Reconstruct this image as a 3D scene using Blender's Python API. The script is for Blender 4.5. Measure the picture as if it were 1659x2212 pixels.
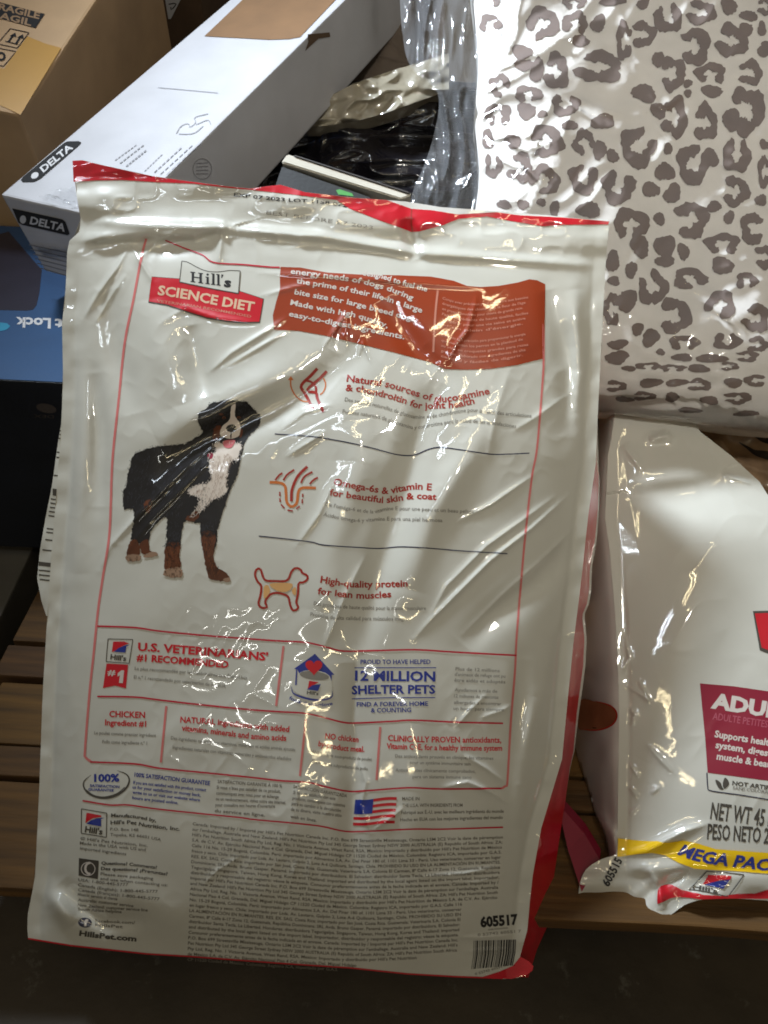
import bpy, bmesh, math, random
import numpy as np
from mathutils import Matrix, Vector
from mathutils.geometry import tessellate_polygon

random.seed(7)
for o in list(bpy.data.objects): bpy.data.objects.remove(o)
scene = bpy.context.scene
col = scene.collection

# ------------------------------------------------------------------ camera
CAM = np.array([0.0, 0.0, 0.86])
PITCH, ROLL = math.radians(42), math.radians(3.5)
FOC = 26 / 36 * 2212                      # focal length in units of the 1659 x 2212 tracing grid
fwd = np.array([0, math.cos(PITCH), -math.sin(PITCH)])
up0 = np.array([0, math.sin(PITCH), math.cos(PITCH)])
rt0 = np.array([1.0, 0, 0])
rt = rt0 * math.cos(ROLL) + up0 * math.sin(ROLL)
upv = up0 * math.cos(ROLL) - rt0 * math.sin(ROLL)
cam_data = bpy.data.cameras.new('camera')
cam = bpy.data.objects.new('camera', cam_data)
col.objects.link(cam)
m = Matrix(((rt[0], upv[0], -fwd[0], CAM[0]), (rt[1], upv[1], -fwd[1], CAM[1]), (rt[2], upv[2], -fwd[2], CAM[2]), (0, 0, 0, 1)))
cam.matrix_world = m
cam_data.sensor_fit = 'VERTICAL'
cam_data.sensor_height = 36
cam_data.lens = 26
cam_data.clip_start = 0.02
cam_data.clip_end = 200
scene.camera = cam

# ------------------------------------------------------------------ light
world = bpy.data.worlds.new('World')
scene.world = world
world.use_nodes = True
bg = world.node_tree.nodes['Background']
bg.inputs[0].default_value = (1.0, 0.86, 0.66, 1)
bg.inputs[1].default_value = 0.105

def area(name, loc, target, sx, sy, power, color, spin=0.0, spread=180):
    l = bpy.data.lights.new(name, 'AREA')
    l.shape = 'RECTANGLE'; l.size = sx; l.size_y = sy; l.energy = power; l.color = color; l.spread = math.radians(spread)
    o = bpy.data.objects.new(name, l); col.objects.link(o)
    o.location = loc
    q = (Vector(target) - Vector(loc)).to_track_quat('-Z', 'Y')
    o.rotation_euler = (q.to_matrix() @ Matrix.Rotation(spin, 3, 'Z')).to_euler()
    return o
COOL = (0.80, 0.90, 1.0)
WARM = (1.0, 0.84, 0.50)
area('bay_light_cool', (-0.95, 1.35, 2.3), (0.26, 0.86, 0.57), 0.28, 0.28, 8.8, COOL, 0, 50)
area('bay_light_warm', (0.45, -0.9, 2.4), (0.28, 0.90, 0.68), 0.14, 0.14, 1.3, (1.0, .95, .84), 0, 42)
# twin-tube ceiling fittings
for (x, y, z, ang, pw, c) in [(-1.0, -1.2, 3.0, 0.5, 3.0, COOL), (-0.2, -2.6, 3.1, -0.3, 2.8, WARM), (0.3, -0.6, 3.3, 0.8, 2.2, WARM)]:
    for k in (-0.05, 0.05):
        area('ceiling_tube', (x + k * math.cos(ang + 1.57), y + k * math.sin(ang + 1.57), z), (x + k * math.cos(ang + 1.57), y + k * math.sin(ang + 1.57), 0), 1.1, 0.013, pw, c, ang)

# the next rows of fittings, farther down the hall
for (x, y, z, ang, pw, c) in [(-1.6, -6.5, 3.3, 0.25, 14, (0.95, 0.95, 0.88)), (1.3, -7.5, 3.2, -0.35, 17, WARM), (0.2, -10.0, 3.0, 0.1, 22, WARM)]:
    area('far_ceiling_tube', (x, y, z), (x, y + 1.2, 0), 2.4, 0.045, pw, c, ang)

scene.view_settings.view_transform = 'Standard'
scene.view_settings.look = 'None'
scene.view_settings.exposure = 0.0
scene.view_settings.gamma = 1.0
scene.cycles.filter_width = 1.8
scene.cycles.max_bounces = 10
scene.cycles.transparent_max_bounces = 16
scene.cycles.caustics_reflective = False
scene.cycles.caustics_refractive = False

# ------------------------------------------------------------------ tracing helpers
def rays(x, y):
    x = np.asarray(x, float); y = np.asarray(y, float)
    return fwd + np.multiply.outer((x - 829.5) / FOC, rt) - np.multiply.outer((y - 1106) / FOC, upv)
def at(x, y, depth): return CAM + rays(x, y) * np.asarray(depth)[..., None]
def on_z(x, y, z):
    w = rays(x, y); return CAM + w * ((z - CAM[2]) / w[..., 2])[..., None]
def Z(ox, oy, s):
    return lambda pts: [(ox + s * p[0], oy + s * p[1]) for p in pts]
ID = Z(0, 0, 1)
zA = Z(521.2, 768, .4134); zB = Z(164.6, 1316.6, .2976); zC = Z(603.5, 1316.6, .3472)
zD = Z(54.9, 1645.8, .3307); zE = Z(548.6, 1645.8, .4134); zG = Z(109.7, 329.2, .3637)
zH = Z(548.6, 384, .4795); zDog = Z(219.4, 822.9, .248); zP = Z(576, 570.5, .2216)
zR = Z(1179.5, 877.8, .3472); zR2 = Z(1179.5, 1426.4, .3552); zM = Z(164.6, 1728.1, .1819)
zK = Z(713.2, 1783, .2645); zF = Z(438.9, 1618.4, .4134); zU = Z(1481.2, 1453.8, .1736)
zL = Z(877.7, 0, .4709)

def lin(r, g, b):
    f = lambda c: (c / 255 / 12.92) if c / 255 <= .04045 else ((c / 255 + .055) / 1.055) ** 2.4
    return (f(r), f(g), f(b))

def sstep(a, b, x):
    t = np.clip((x - a) / (b - a), 0, 1); return t * t * (3 - 2 * t)

def sint(y, xs, vs, r=70):
    w = 1 - np.linspace(-1, 1, 15) ** 2; return sum(k * np.interp(y + o, xs, vs) for k, o in zip(w, np.linspace(-r, r, 15))) / w.sum()
_rng = np.random.RandomState(11)
_tab = _rng.rand(256, 256) * 2 - 1
def vnoise(x, y, seed=0):
    x = np.asarray(x, float) + seed * 17.31; y = np.asarray(y, float) + seed * 9.73
    xi = np.floor(x).astype(int); yi = np.floor(y).astype(int); fx = x - xi; fy = y - yi
    fx = fx ** 3 * (fx * (fx * 6 - 15) + 10); fy = fy ** 3 * (fy * (fy * 6 - 15) + 10)
    a = _tab[yi % 256, xi % 256]; b = _tab[yi % 256, (xi + 1) % 256]
    c = _tab[(yi + 1) % 256, xi % 256]; d = _tab[(yi + 1) % 256, (xi + 1) % 256]
    return (a * (1 - fx) + b * fx) * (1 - fy) + (c * (1 - fx) + d * fx) * fy
def ridged(x, y, seed=0): return 1 - np.abs(vnoise(x, y, seed)) * 2

def seg_dist(x, y, poly):
    """distance to a polyline, signed side and fraction along it"""
    P = np.asarray(poly, float); L = np.r_[0, np.cumsum(np.hypot(*np.diff(P, axis=0).T))]
    best = np.full(x.shape, 1e9); sd = np.zeros(x.shape); fr = np.zeros(x.shape)
    for i in range(len(P) - 1):
        a, b = P[i], P[i + 1]; v = b - a; l2 = v @ v
        t = np.clip(((x - a[0]) * v[0] + (y - a[1]) * v[1]) / l2, 0, 1)
        dx = x - a[0] - t * v[0]; dy = y - a[1] - t * v[1]; dd = np.hypot(dx, dy)
        s = np.sign(v[0] * dy - v[1] * dx); k = dd < best
        best = np.where(k, dd, best); sd = np.where(k, s * dd, sd); fr = np.where(k, (L[i] + t * math.sqrt(l2)) / L[-1], fr)
    return best, sd, fr
def crease(x, y, poly, w, amp, kind='s'):
    d, sd, fr = seg_dist(x, y, poly)
    tp = np.clip(np.sin(math.pi * np.clip(fr, 0.02, 0.98)), 0, 1) ** .6
    if kind == 's': f = np.exp(-np.sqrt(d * d + (0.18 * w) ** 2) / w)      # sharp ridge
    elif kind == 'g': f = np.exp(-(d / w) ** 2)                           # soft roll
    else: f = np.tanh(sd / w) * np.exp(-(d / (5 * w)) ** 2)               # step
    return amp * tp * f

def smooth(pts, n=8, closed=False):
    P = np.asarray(pts, float)
    if len(P) < 3: 
        return [tuple(P[0] + (P[-1] - P[0]) * t) for t in np.linspace(0, 1, max(2, n))]
    Q = np.vstack([P[-1], P, P[0], P[1]]) if closed else np.vstack([2 * P[0] - P[1], P, 2 * P[-1] - P[-2]])
    out = []
    for i in range(1, len(Q) - 2):
        p0, p1, p2, p3 = Q[i - 1:i + 3]
        for t in np.linspace(0, 1, n, endpoint=False):
            out.append(tuple(.5 * (2 * p1 + (p2 - p0) * t + (2 * p0 - 5 * p1 + 4 * p2 - p3) * t * t + (3 * p1 - p0 - 3 * p2 + p3) * t ** 3)))
    if not closed: out.append(tuple(P[-1]))
    return out
def resample(pts, n):
    P = np.asarray(pts, float); L = np.r_[0, np.cumsum(np.hypot(*np.diff(P, axis=0).T))]
    s = np.linspace(0, L[-1], n); return np.c_[np.interp(s, L, P[:, 0]), np.interp(s, L, P[:, 1])]

# ------------------------------------------------------------------ objects
def tag(o, label, cat, group=None, kind=None):
    o['label'] = label; o['category'] = cat
    if group: o['group'] = group
    if kind: o['kind'] = kind
    return o
def thing(name, label, cat, loc, group=None):
    o = bpy.data.objects.new(name, None); o.empty_display_size = .05
    o.location = tuple(map(float, loc)); col.objects.link(o)
    return tag(o, label, cat, group)
def root_of(p):
    v = np.zeros(3)
    while p is not None: v += np.array(p.location); p = p.parent
    return v
def mesh_obj(name, V, F, mat, parent=None, normals=None, smooth_on=True, loc=None):
    V = np.asarray(V, float)
    base = root_of(parent)
    me = bpy.data.meshes.new(name)
    if loc is not None: base = base + np.asarray(loc, float)
    me.from_pydata((V - base).tolist(), [], [tuple(map(int, f)) for f in F])
    me.materials.append(mat)
    if smooth_on: me.polygons.foreach_set('use_smooth', [True] * len(me.polygons))
    if normals is not None: me.normals_split_custom_set_from_vertices(np.asarray(normals, float).tolist())
    me.update()
    o = bpy.data.objects.new(name, me); col.objects.link(o)
    if loc is not None: o.location = tuple(map(float, loc))
    if parent is not None: o.parent = parent
    return o
def bm_obj(name, bm, mat, parent=None, loc=None, smooth_on=False):
    me = bpy.data.meshes.new(name); bm.to_mesh(me); bm.free(); me.materials.append(mat)
    if smooth_on: me.polygons.foreach_set('use_smooth', [True] * len(me.polygons))
    base = root_of(parent)
    if loc is not None: base = base + np.asarray(loc, float)
    me.transform(Matrix.Translation(Vector((-base).tolist())))
    o = bpy.data.objects.new(name, me); col.objects.link(o)
    if loc is not None: o.location = tuple(map(float, loc))
    if parent is not None: o.parent = parent
    return o
def box_bm(corner, ax, ay, az, bevel=0.0):
    """box from a corner and three edge vectors"""
    bm = bmesh.new(); c = np.asarray(corner, float)
    vs = [bm.verts.new((c + i * ax + j * ay + k * az).tolist()) for k in (0, 1) for j in (0, 1) for i in (0, 1)]
    for f in ((0, 2, 3, 1), (4, 5, 7, 6), (0, 1, 5, 4), (2, 6, 7, 3), (0, 4, 6, 2), (1, 3, 7, 5)): bm.faces.new([vs[i] for i in f])
    bmesh.ops.recalc_face_normals(bm, faces=bm.faces)
    if bevel: bmesh.ops.bevel(bm, geom=bm.edges[:], offset=bevel, segments=2, affect='EDGES', profile=.6)
    return bm

class Surf:
    """a sheet: plane (p0, n) raised by h(x, y) metres toward n, sampled on the tracing grid"""
    def __init__(s, p0, n, box, h, step=2.5):
        s.p0 = np.asarray(p0, float); s.n = np.asarray(n, float) / np.linalg.norm(n); s.step = step
        s.x0, s.y0 = box[0] - 8 * step, box[1] - 8 * step
        xs = np.arange(s.x0, box[2] + 9 * step, step); ys = np.arange(s.y0, box[3] + 9 * step, step)
        X, Y = np.meshgrid(xs, ys); s.shape = X.shape
        H = h(X, Y); W = rays(X, Y)
        t = (H - (CAM - s.p0) @ s.n) / (W @ s.n)
        s.P = CAM + W * t[..., None]
        gx = np.gradient(s.P, axis=1); gy = np.gradient(s.P, axis=0)
        N = np.cross(gy, gx); N /= np.linalg.norm(N, axis=2, keepdims=True) + 1e-12
        if (N[s.shape[0] // 2, s.shape[1] // 2] @ s.n) < 0: N = -N
        s.N = N
    def _s(s, A, x, y):
        u = np.clip((np.asarray(x, float) - s.x0) / s.step, 0, s.shape[1] - 1.001); v = np.clip((np.asarray(y, float) - s.y0) / s.step, 0, s.shape[0] - 1.001)
        i = u.astype(int); j = v.astype(int); fu = (u - i)[..., None]; fv = (v - j)[..., None]
        return (A[j, i] * (1 - fu) + A[j, i + 1] * fu) * (1 - fv) + (A[j + 1, i] * (1 - fu) + A[j + 1, i + 1] * fu) * fv
    def normal(s, x, y):
        n = s._s(s.N, x, y); return n / (np.linalg.norm(n, axis=-1, keepdims=True) + 1e-12)
    def pos(s, x, y, off=0.0): return s._s(s.P, x, y) + s.normal(x, y) * off

def coons(L, R, T, B, nx, ny):
    L, R = resample(L, ny + 1), resample(R, ny + 1); T, B = resample(T, nx + 1), resample(B, nx + 1)
    a = np.linspace(0, 1, nx + 1)[None, :, None]; b = np.linspace(0, 1, ny + 1)[:, None, None]
    return ((1 - a) * L[:, None] + a * R[:, None] + (1 - b) * T[None] + b * B[None]
            - ((1 - a) * (1 - b) * T[0] + a * (1 - b) * T[-1] + (1 - a) * b * B[0] + a * b * B[-1]))
def grid_faces(nx, ny):
    i = np.arange(nx)[None] + (nx + 1) * np.arange(ny)[:, None]; i = i.ravel()
    return np.c_[i, i + nx + 1, i + nx + 2, i + 1]
def sheet(name, surf, L, R, T, B, nx, ny, mat, parent, off=0.0):
    G = coons(L, R, T, B, nx, ny).reshape(-1, 2)
    V = surf.pos(G[:, 0], G[:, 1], off); N = surf.normal(G[:, 0], G[:, 1])
    return mesh_obj(name, V, grid_faces(nx, ny), mat, parent, N)
def loft(name, rows, mat, parent, loc=None):
    rows = np.asarray(rows, float); ny, nx = rows.shape[0] - 1, rows.shape[1] - 1
    return mesh_obj(name, rows.reshape(-1, 3), grid_faces(nx, ny), mat, parent, loc=loc)

# ------------------------------------------------------------------ print (flat ink on a sheet)
_txt = {}
def text_mesh(s, bold):
    k = (s, bold)
    if k not in _txt:
        cu = bpy.data.curves.new('t', 'FONT'); cu.body = s; cu.size = 1; cu.offset = bold; cu.resolution_u = 2; cu.fill_mode = 'FRONT'
        o = bpy.data.objects.new('t', cu); col.objects.link(o)
        me = bpy.data.meshes.new_from_object(o)
        V = np.array([v.co[:2] for v in me.vertices]).reshape(-1, 2); F = [tuple(p.vertices) for p in me.polygons]
        bpy.data.objects.remove(o); bpy.data.curves.remove(cu); bpy.data.meshes.remove(me)
        _txt[k] = (V, F)
    return _txt[k]
CAPH = 0.70
class Ink:
    def __init__(s, surf, layer=0): s.surf = surf; s.off = 0.0003 + 0.00014 * layer; s.V = []; s.F = []; s.n = 0
    def add(s, V, F):
        V = np.asarray(V, float)
        if len(V) == 0: return s
        s.V.append(V); s.F += [tuple(int(i) + s.n for i in f) for f in F]; s.n += len(V); return s
    def poly(s, outline, step=4.5):
        step = min(step, 4.5) if isinstance(s.surf, Surf) and step < 8.5 else step
        tris = tessellate_polygon([[Vector((p[0], p[1], 0)) for p in outline]])
        bm = bmesh.new(); vs = [bm.verts.new((p[0], p[1], 0)) for p in outline]
        for t in tris:
            try: bm.faces.new([vs[i] for i in t])
            except ValueError: pass
        P = np.asarray(outline)
        for ax in (0, 1):
            lo, hi = P[:, ax].min(), P[:, ax].max(); no = (1, 0, 0) if ax == 0 else (0, 1, 0)
            for c in np.arange(lo + step, hi, step):
                co = (c, 0, 0) if ax == 0 else (0, c, 0)
                bmesh.ops.bisect_plane(bm, geom=bm.verts[:] + bm.edges[:] + bm.faces[:], plane_co=co, plane_no=no)
        bm.verts.index_update()
        V = [v.co[:2] for v in bm.verts]; F = [[v.index for v in f.verts] for f in bm.faces]; bm.free()
        return s.add(V, F)
    def stroke(s, pts, w, closed=False, n=8, taper=False):
        C = smooth(pts, n, closed)
        if closed: C = C + [C[0]]
        C = np.asarray(C); L = np.hypot(*np.diff(C, axis=0).T).sum(); C = resample(C, max(3, int(L / 5)))
        T = np.gradient(C, axis=0); T /= np.linalg.norm(T, axis=1, keepdims=True) + 1e-9
        ww = w * (np.sin(np.linspace(0.05, math.pi - .05, len(C))) ** .7 if taper else np.ones(len(C)))
        Nn = np.c_[T[:, 1], -T[:, 0]] * (ww / 2)[:, None]
        V = np.vstack([C + Nn, C - Nn]); k = len(C)
        return s.add(V, [(i, i + 1, k + i + 1, k + i) for i in range(k - 1)])
    def text(s, st, path, cap, bold=0.012, slant=0.0):
        V, F = text_mesh(st, bold)
        if len(V) == 0: return s
        C = np.asarray(smooth(path, 10)) if len(path) > 2 else np.asarray(path, float)
        C = resample(C, 60); T = np.gradient(C, axis=0); T /= np.linalg.norm(T, axis=1, keepdims=True)
        x0, x1 = V[:, 0].min(), V[:, 0].max(); yy = V[:, 1] / CAPH * cap
        t = (V[:, 0] - x0) / (x1 - x0) + slant * yy / max(1, np.hypot(*(C[-1] - C[0])))
        t = np.clip(t, -.05, 1.05) * 59
        i = np.clip(t.astype(int), 0, 58); f = (t - i)[:, None]
        B = C[i] * (1 - f) + C[i + 1] * f; Tt = T[i] * (1 - f) + T[i + 1] * f
        U = np.c_[Tt[:, 1], -Tt[:, 0]]
        Q = B + U * yy[:, None]
        if cap > 9 and isinstance(s.surf, Surf):
            bm = bmesh.new(); vs = [bm.verts.new((q[0], q[1], 0)) for q in Q]
            for f in F:
                try: bm.faces.new([vs[k] for k in f])
                except ValueError: pass
            for _ in range(2):
                es = [e for e in bm.edges if e.calc_length() > 4.5]
                if es: bmesh.ops.subdivide_edges(bm, edges=es, cuts=1)
                bmesh.ops.triangulate(bm, faces=[f for f in bm.faces if len(f.verts) > 3])
            bm.verts.index_update(); Q = [v.co[:2] for v in bm.verts]; F = [[v.index for v in f.verts] for f in bm.faces]; bm.free()
        return s.add(Q, F)
    def build_each(s, name, mat, parent):
        n0 = 0; allF = s.F; VV = s.V; r_ = None
        sizes = [len(v) for v in VV]; st = np.r_[0, np.cumsum(sizes)]; groups = [[] for _ in sizes]
        for f in allF: groups[int(np.searchsorted(st, f[0], 'right')) - 1].append(tuple(q - int(st[int(np.searchsorted(st, f[0], 'right')) - 1]) for q in f))
        for v, g in zip(VV, groups):
            k = Ink(s.surf); k.off = s.off; k.V = [v]; k.F = g; r_ = k.build(name, mat, parent)
        return r_
    def build(s, name, mat, parent):
        V = np.vstack(s.V); X, Y = V[:, 0], V[:, 1]
        P = s.surf.pos(X, Y, s.off); N = s.surf.normal(X, Y)
        # keep faces turned to the front
        fx = []
        for f in s.F:
            a, b, c = P[f[0]], P[f[1]], P[f[2]]
            fx.append(f if np.dot(np.cross(b - a, c - a), N[f[0]]) >= 0 else f[::-1])
        s.F = fx
        return mesh_obj(name, P, s.F, mat, parent, N)
def ell(cx, cy, rx, ry, rot=0, n=28):
    c, q = math.cos(rot), math.sin(rot)
    return [(cx + rx * math.cos(a) * c - ry * math.sin(a) * q, cy + rx * math.cos(a) * q + ry * math.sin(a) * c) for a in np.linspace(0, 2 * math.pi, n, endpoint=False)]
def jag(pts, amp, step=4, seed=3):
    C = np.asarray(pts + [pts[0]], float); L = np.hypot(*np.diff(C, axis=0).T).sum()
    C = resample(C, max(8, int(L / step)))[:-1]; r = np.random.RandomState(seed)
    return [tuple(p) for p in C + r.randn(len(C), 2) * amp]

# ------------------------------------------------------------------ materials
def nodes_of(name):
    mt = bpy.data.materials.new(name); mt.use_nodes = True
    nt = mt.node_tree; return mt, nt, nt.nodes['Principled BSDF']
def bump_chain(nt, bs, specs, coords='Object'):
    tc = nt.nodes.new('ShaderNodeTexCoord'); prev = None
    for (scale, detail, strength, dist, stretch) in specs:
        mp = nt.nodes.new('ShaderNodeMapping'); mp.inputs['Scale'].default_value = stretch
        nt.links.new(tc.outputs[coords], mp.inputs[0])
        nz = nt.nodes.new('ShaderNodeTexNoise'); nz.inputs['Scale'].default_value = scale; nz.inputs['Detail'].default_value = detail
        nt.links.new(mp.outputs[0], nz.inputs['Vector'])
        b = nt.nodes.new('ShaderNodeBump'); b.inputs['Strength'].default_value = strength; b.inputs['Distance'].default_value = dist
        nt.links.new(nz.outputs['Fac'], b.inputs['Height'])
        if prev: nt.links.new(prev.outputs[0], b.inputs['Normal'])
        prev = b
    nt.links.new(prev.outputs[0], bs.inputs['Normal'])
    if 'Coat Normal' in bs.inputs: nt.links.new(prev.outputs[0], bs.inputs['Coat Normal'])
def vary(nt, bs, c, amt, scale, detail=4, stretch=(1, 1, 1), c2=None):
    tc = nt.nodes.new('ShaderNodeTexCoord'); mp = nt.nodes.new('ShaderNodeMapping'); mp.inputs['Scale'].default_value = stretch
    nt.links.new(tc.outputs['Object'], mp.inputs[0])
    nz = nt.nodes.new('ShaderNodeTexNoise'); nz.inputs['Scale'].default_value = scale; nz.inputs['Detail'].default_value = detail
    nt.links.new(mp.outputs[0], nz.inputs['Vector'])
    rp = nt.nodes.new('ShaderNodeValToRGB')
    rp.color_ramp.elements[0].position = .3; rp.color_ramp.elements[1].position = .7
    lo = tuple(max(0, x * (1 - amt)) for x in c); hi = c2 or tuple(min(1, x * (1 + amt)) for x in c)
    rp.color_ramp.elements[0].color = (*lo, 1); rp.color_ramp.elements[1].color = (*hi, 1)
    nt.links.new(nz.outputs['Fac'], rp.inputs[0]); nt.links.new(rp.outputs[0], bs.inputs['Base Color'])
FILM_BUMP = [(22, 3, .03, .004, (1, 1, 1)), (170, 2, .015, .002, (1, 1, 1))]
def film(name, c, rough=.38, coat=.9, crough=.045, bump=FILM_BUMP, amt=0.03):
    mt, nt, bs = nodes_of(name)
    vary(nt, bs, c, amt, 25)
    bs.inputs['Roughness'].default_value = rough
    bs.inputs['Coat Weight'].default_value = coat; bs.inputs['Coat Roughness'].default_value = crough; bs.inputs['Coat IOR'].default_value = 1.85
    bs.inputs['Specular IOR Level'].default_value = .3
    if bump: bump_chain(nt, bs, bump)
    return mt
def card(name, c, amt=.1, rough=.75, scale=18, bump=.15):
    mt, nt, bs = nodes_of(name); vary(nt, bs, c, amt, scale, 6)
    bs.inputs['Roughness'].default_value = rough
    bump_chain(nt, bs, [(220, 3, bump, .001, (1, 1, 1)), (9, 2, .2, .004, (1, 1, 1))])
    return mt
def wood(name, c, along=(1, 14, 14)):
    mt, nt, bs = nodes_of(name)
    vary(nt, bs, c, .45, 7, 8, along, tuple(min(1, x * 1.35) for x in c))
    bs.inputs['Roughness'].default_value = .8
    bump_chain(nt, bs, [(16, 8, .5, .003, along)])
    return mt

M = {}
M['film'] = film('white bag film', (.60, .592, .53))
M['film_side'] = film('white bag film side', (.62, .60, .56), .4, .8, .1)
M['red'] = film('red ink', lin(200, 16, 38))
M['redline'] = film('red line ink', lin(190, 20, 50))
M['pink'] = film('pale red ink', lin(214, 120, 118))
M['orange'] = film('rust ink', lin(152, 54, 16))
M['palewhite'] = film('white ink', (.66, .60, .55))
M['rose'] = film('rose ink', lin(200, 130, 110))
M['gold'] = film('champagne ink', lin(222, 190, 160))
M['brick'] = film('brick red ink', lin(158, 36, 26))
M['rust2'] = film('amber ink', lin(200, 110, 50))
M['tan'] = film('tan ink', lin(215, 165, 105))
M['grey'] = film('grey ink', lin(132, 128, 120))
M['dgrey'] = film('dark grey ink', lin(72, 68, 62))
M['print'] = film('fine print ink', lin(104, 99, 90))
M['black'] = film('black ink', (.012, .012, .014))
M['navy'] = film('navy ink', lin(30, 36, 66))
M['blue'] = film('blue ink', lin(30, 50, 140))
M['fur'] = film('dog coat ink', (.010, .010, .012), amt=.5)
M['fur2'] = film('dog brown ink', lin(92, 48, 26), amt=.3)
M['fur3'] = film('dog white ink', lin(222, 210, 198), amt=.1)
M['fur4'] = film('dog paw ink', lin(150, 120, 98), amt=.2)
M['tongue'] = film('tongue ink', lin(205, 110, 115))
M['shade'] = film('printed ground tone ink', lin(186, 182, 168))
M['yellow'] = film('yellow ink', lin(250, 205, 0))
M['maroon'] = film('maroon ink', lin(140, 18, 50))
M['maroon2'] = film('dull rose ink', lin(175, 80, 100))

# ------------------------------------------------------------------ setting: floor and pallet
mt, nt, bs = nodes_of('dark concrete'); vary(nt, bs, (.060, .045, .028), .5, 5, 10)
_tc = nt.nodes.new('ShaderNodeTexCoord'); _nz = nt.nodes.new('ShaderNodeTexNoise'); _nz.inputs['Scale'].default_value = 26; _nz.inputs['Detail'].default_value = 8; _nz.inputs['Roughness'].default_value = .7
_rp = nt.nodes.new('ShaderNodeValToRGB'); _rp.color_ramp.elements[0].position = .60; _rp.color_ramp.elements[1].position = .74
_mx = nt.nodes.new('ShaderNodeMixRGB'); _mx.inputs[2].default_value = (.15, .14, .11, 1)
_old = bs.inputs['Base Color'].links[0].from_socket
nt.links.new(_tc.outputs['Object'], _nz.inputs['Vector']); nt.links.new(_nz.outputs['Fac'], _rp.inputs[0]); nt.links.new(_rp.outputs[0], _mx.inputs[0]); nt.links.new(_old, _mx.inputs[1]); nt.links.new(_mx.outputs[0], bs.inputs['Base Color'])
bs.inputs['Roughness'].default_value = .55
bump_chain(nt, bs, [(30, 6, .25, .004, (1, 1, 1)), (4, 4, .15, .01, (1, 1, 1))])
M['floor'] = mt
def floor():
    n = 40; s = 3.0
    xs = np.linspace(-s, s, n + 1); X, Y = np.meshgrid(xs, xs + .5)
    V = np.c_[X.ravel(), Y.ravel(), (0.0015 * vnoise(X * 3, Y * 3, 5)).ravel()]
    o = mesh_obj('floor', V, grid_faces(n, n)[:, ::-1], M['floor']); o['kind'] = 'structure'
    return o
fl = floor()
WOOD = [wood('pallet wood %d' % i, c) for i, c in enumerate([(.100, .047, .009), (.088, .041, .009), (.112, .054, .009), (.080, .036, .009)])]
M['endgrain'] = wood('pallet block wood', (.09, .05, .024), (10, 2, 10))
pal = thing('pallet', 'worn brown wooden pallet carrying the whole pile', 'pallet', (0.05, .75, 0))
X0, X1 = -.425, .80
ys = [(.259, .360), (.364, .397), (.400, .474), (.482, .524), (.532, .640), (.70, .80), (.86, .96), (1.02, 1.12), (1.18, 1.28)]
for k, (y0, y1) in enumerate(ys):
    rr = random.Random(k)
    bm = box_bm((X0 + rr.uniform(-.012, .008), y0, .118 + rr.uniform(-.002, 0.002)), np.array([X1 - X0, 0, 0]), np.array([0, y1 - y0, 0]), np.array([0, 0, .022]), .002)
    bmesh.ops.subdivide_edges(bm, edges=[e for e in bm.edges if e.calc_length() > .5], cuts=24)
    for v in bm.verts: v.co.z += .0015 * float(vnoise(v.co.x * 5, v.co.y * 9, k)); v.co.y += .0025 * float(vnoise(v.co.x * 7, k * 3.3, 9))
    bm_obj('deck_board', bm, WOOD[k % 4], pal)
for k, x in enumerate((-.40, .16, .72)):
    bm_obj('stringer', box_bm((x, .40, .016), np.array([.045, 0, 0]), np.array([0, .87, 0]), np.array([0, 0, .100]), .002), M['endgrain'], pal)
for k, (y0, y1) in enumerate([(.43, .53), (.75, .85), (1.17, 1.27)]):
    bm_obj('bottom_board', box_bm((X0, y0, 0.001), np.array([X1 - X0, 0, 0]), np.array([0, y1 - y0, 0]), np.array([0, 0, .0145]), .002), WOOD[(k + 1) % 4], pal)
# added grey slab, stands in for the lit floor beside the pallet
M['litfloor'] = card('lit floor grey', lin(92, 88, 80), .15, .6)
c0 = on_z(97, 1128, .12)
ax = on_z(0, 930, .12) - c0; ax = ax / np.linalg.norm(ax) * .42
ay = np.array([.03, -.5, 0])
cz = np.array([0, 0, -.118])
tag(bm_obj('lit_floor_slab', box_bm(c0, ax, ay, cz, .003), M['litfloor'], loc=(c0[0], c0[1], 0)), 'plain grey slab standing in for lit floor beside the pallet', 'carton')

# ------------------------------------------------------------------ cartons of the pile
class Flat:
    """a flat face: origin o, unit axes e1 (right), e2 (up); print placed in traced coordinates"""
    def __init__(s, p, n): s.p = np.asarray(p, float); s.n = np.asarray(n, float)
    def pos(s, x, y, off=0.0):
        W = rays(x, y); t = ((s.p - CAM) @ s.n) / (W @ s.n); return CAM + W * t[..., None] + s.n * off
    def normal(s, x, y): return np.broadcast_to(s.n, (len(np.atleast_1d(x)), 3))

M['whitecard'] = card('white carton board', (.50, .50, .53), .06, .5)
M['browncard'] = card('brown carton board', lin(192, 158, 118), .18, .7, 7)
M['browncard2'] = card('raw kraft board', lin(122, 90, 58), .12, .8)
M['darkcard'] = card('dark brown carton board', lin(90, 70, 52), .2, .8)
M['tape'] = film('amber packing tape', lin(186, 140, 62), .3, .6, .15)
M['inkblack'] = card('black carton ink', (.012, .012, .014), .1, .9)
M['inkgrey'] = card('grey carton ink', (.22, .22, .24), .1, .6)
M['inkwhite'] = card('white carton ink', (.62, .62, .64), .05, .5)
M['kraftink'] = card('kraft lettering', lin(150, 118, 84), .1, .7)

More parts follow.
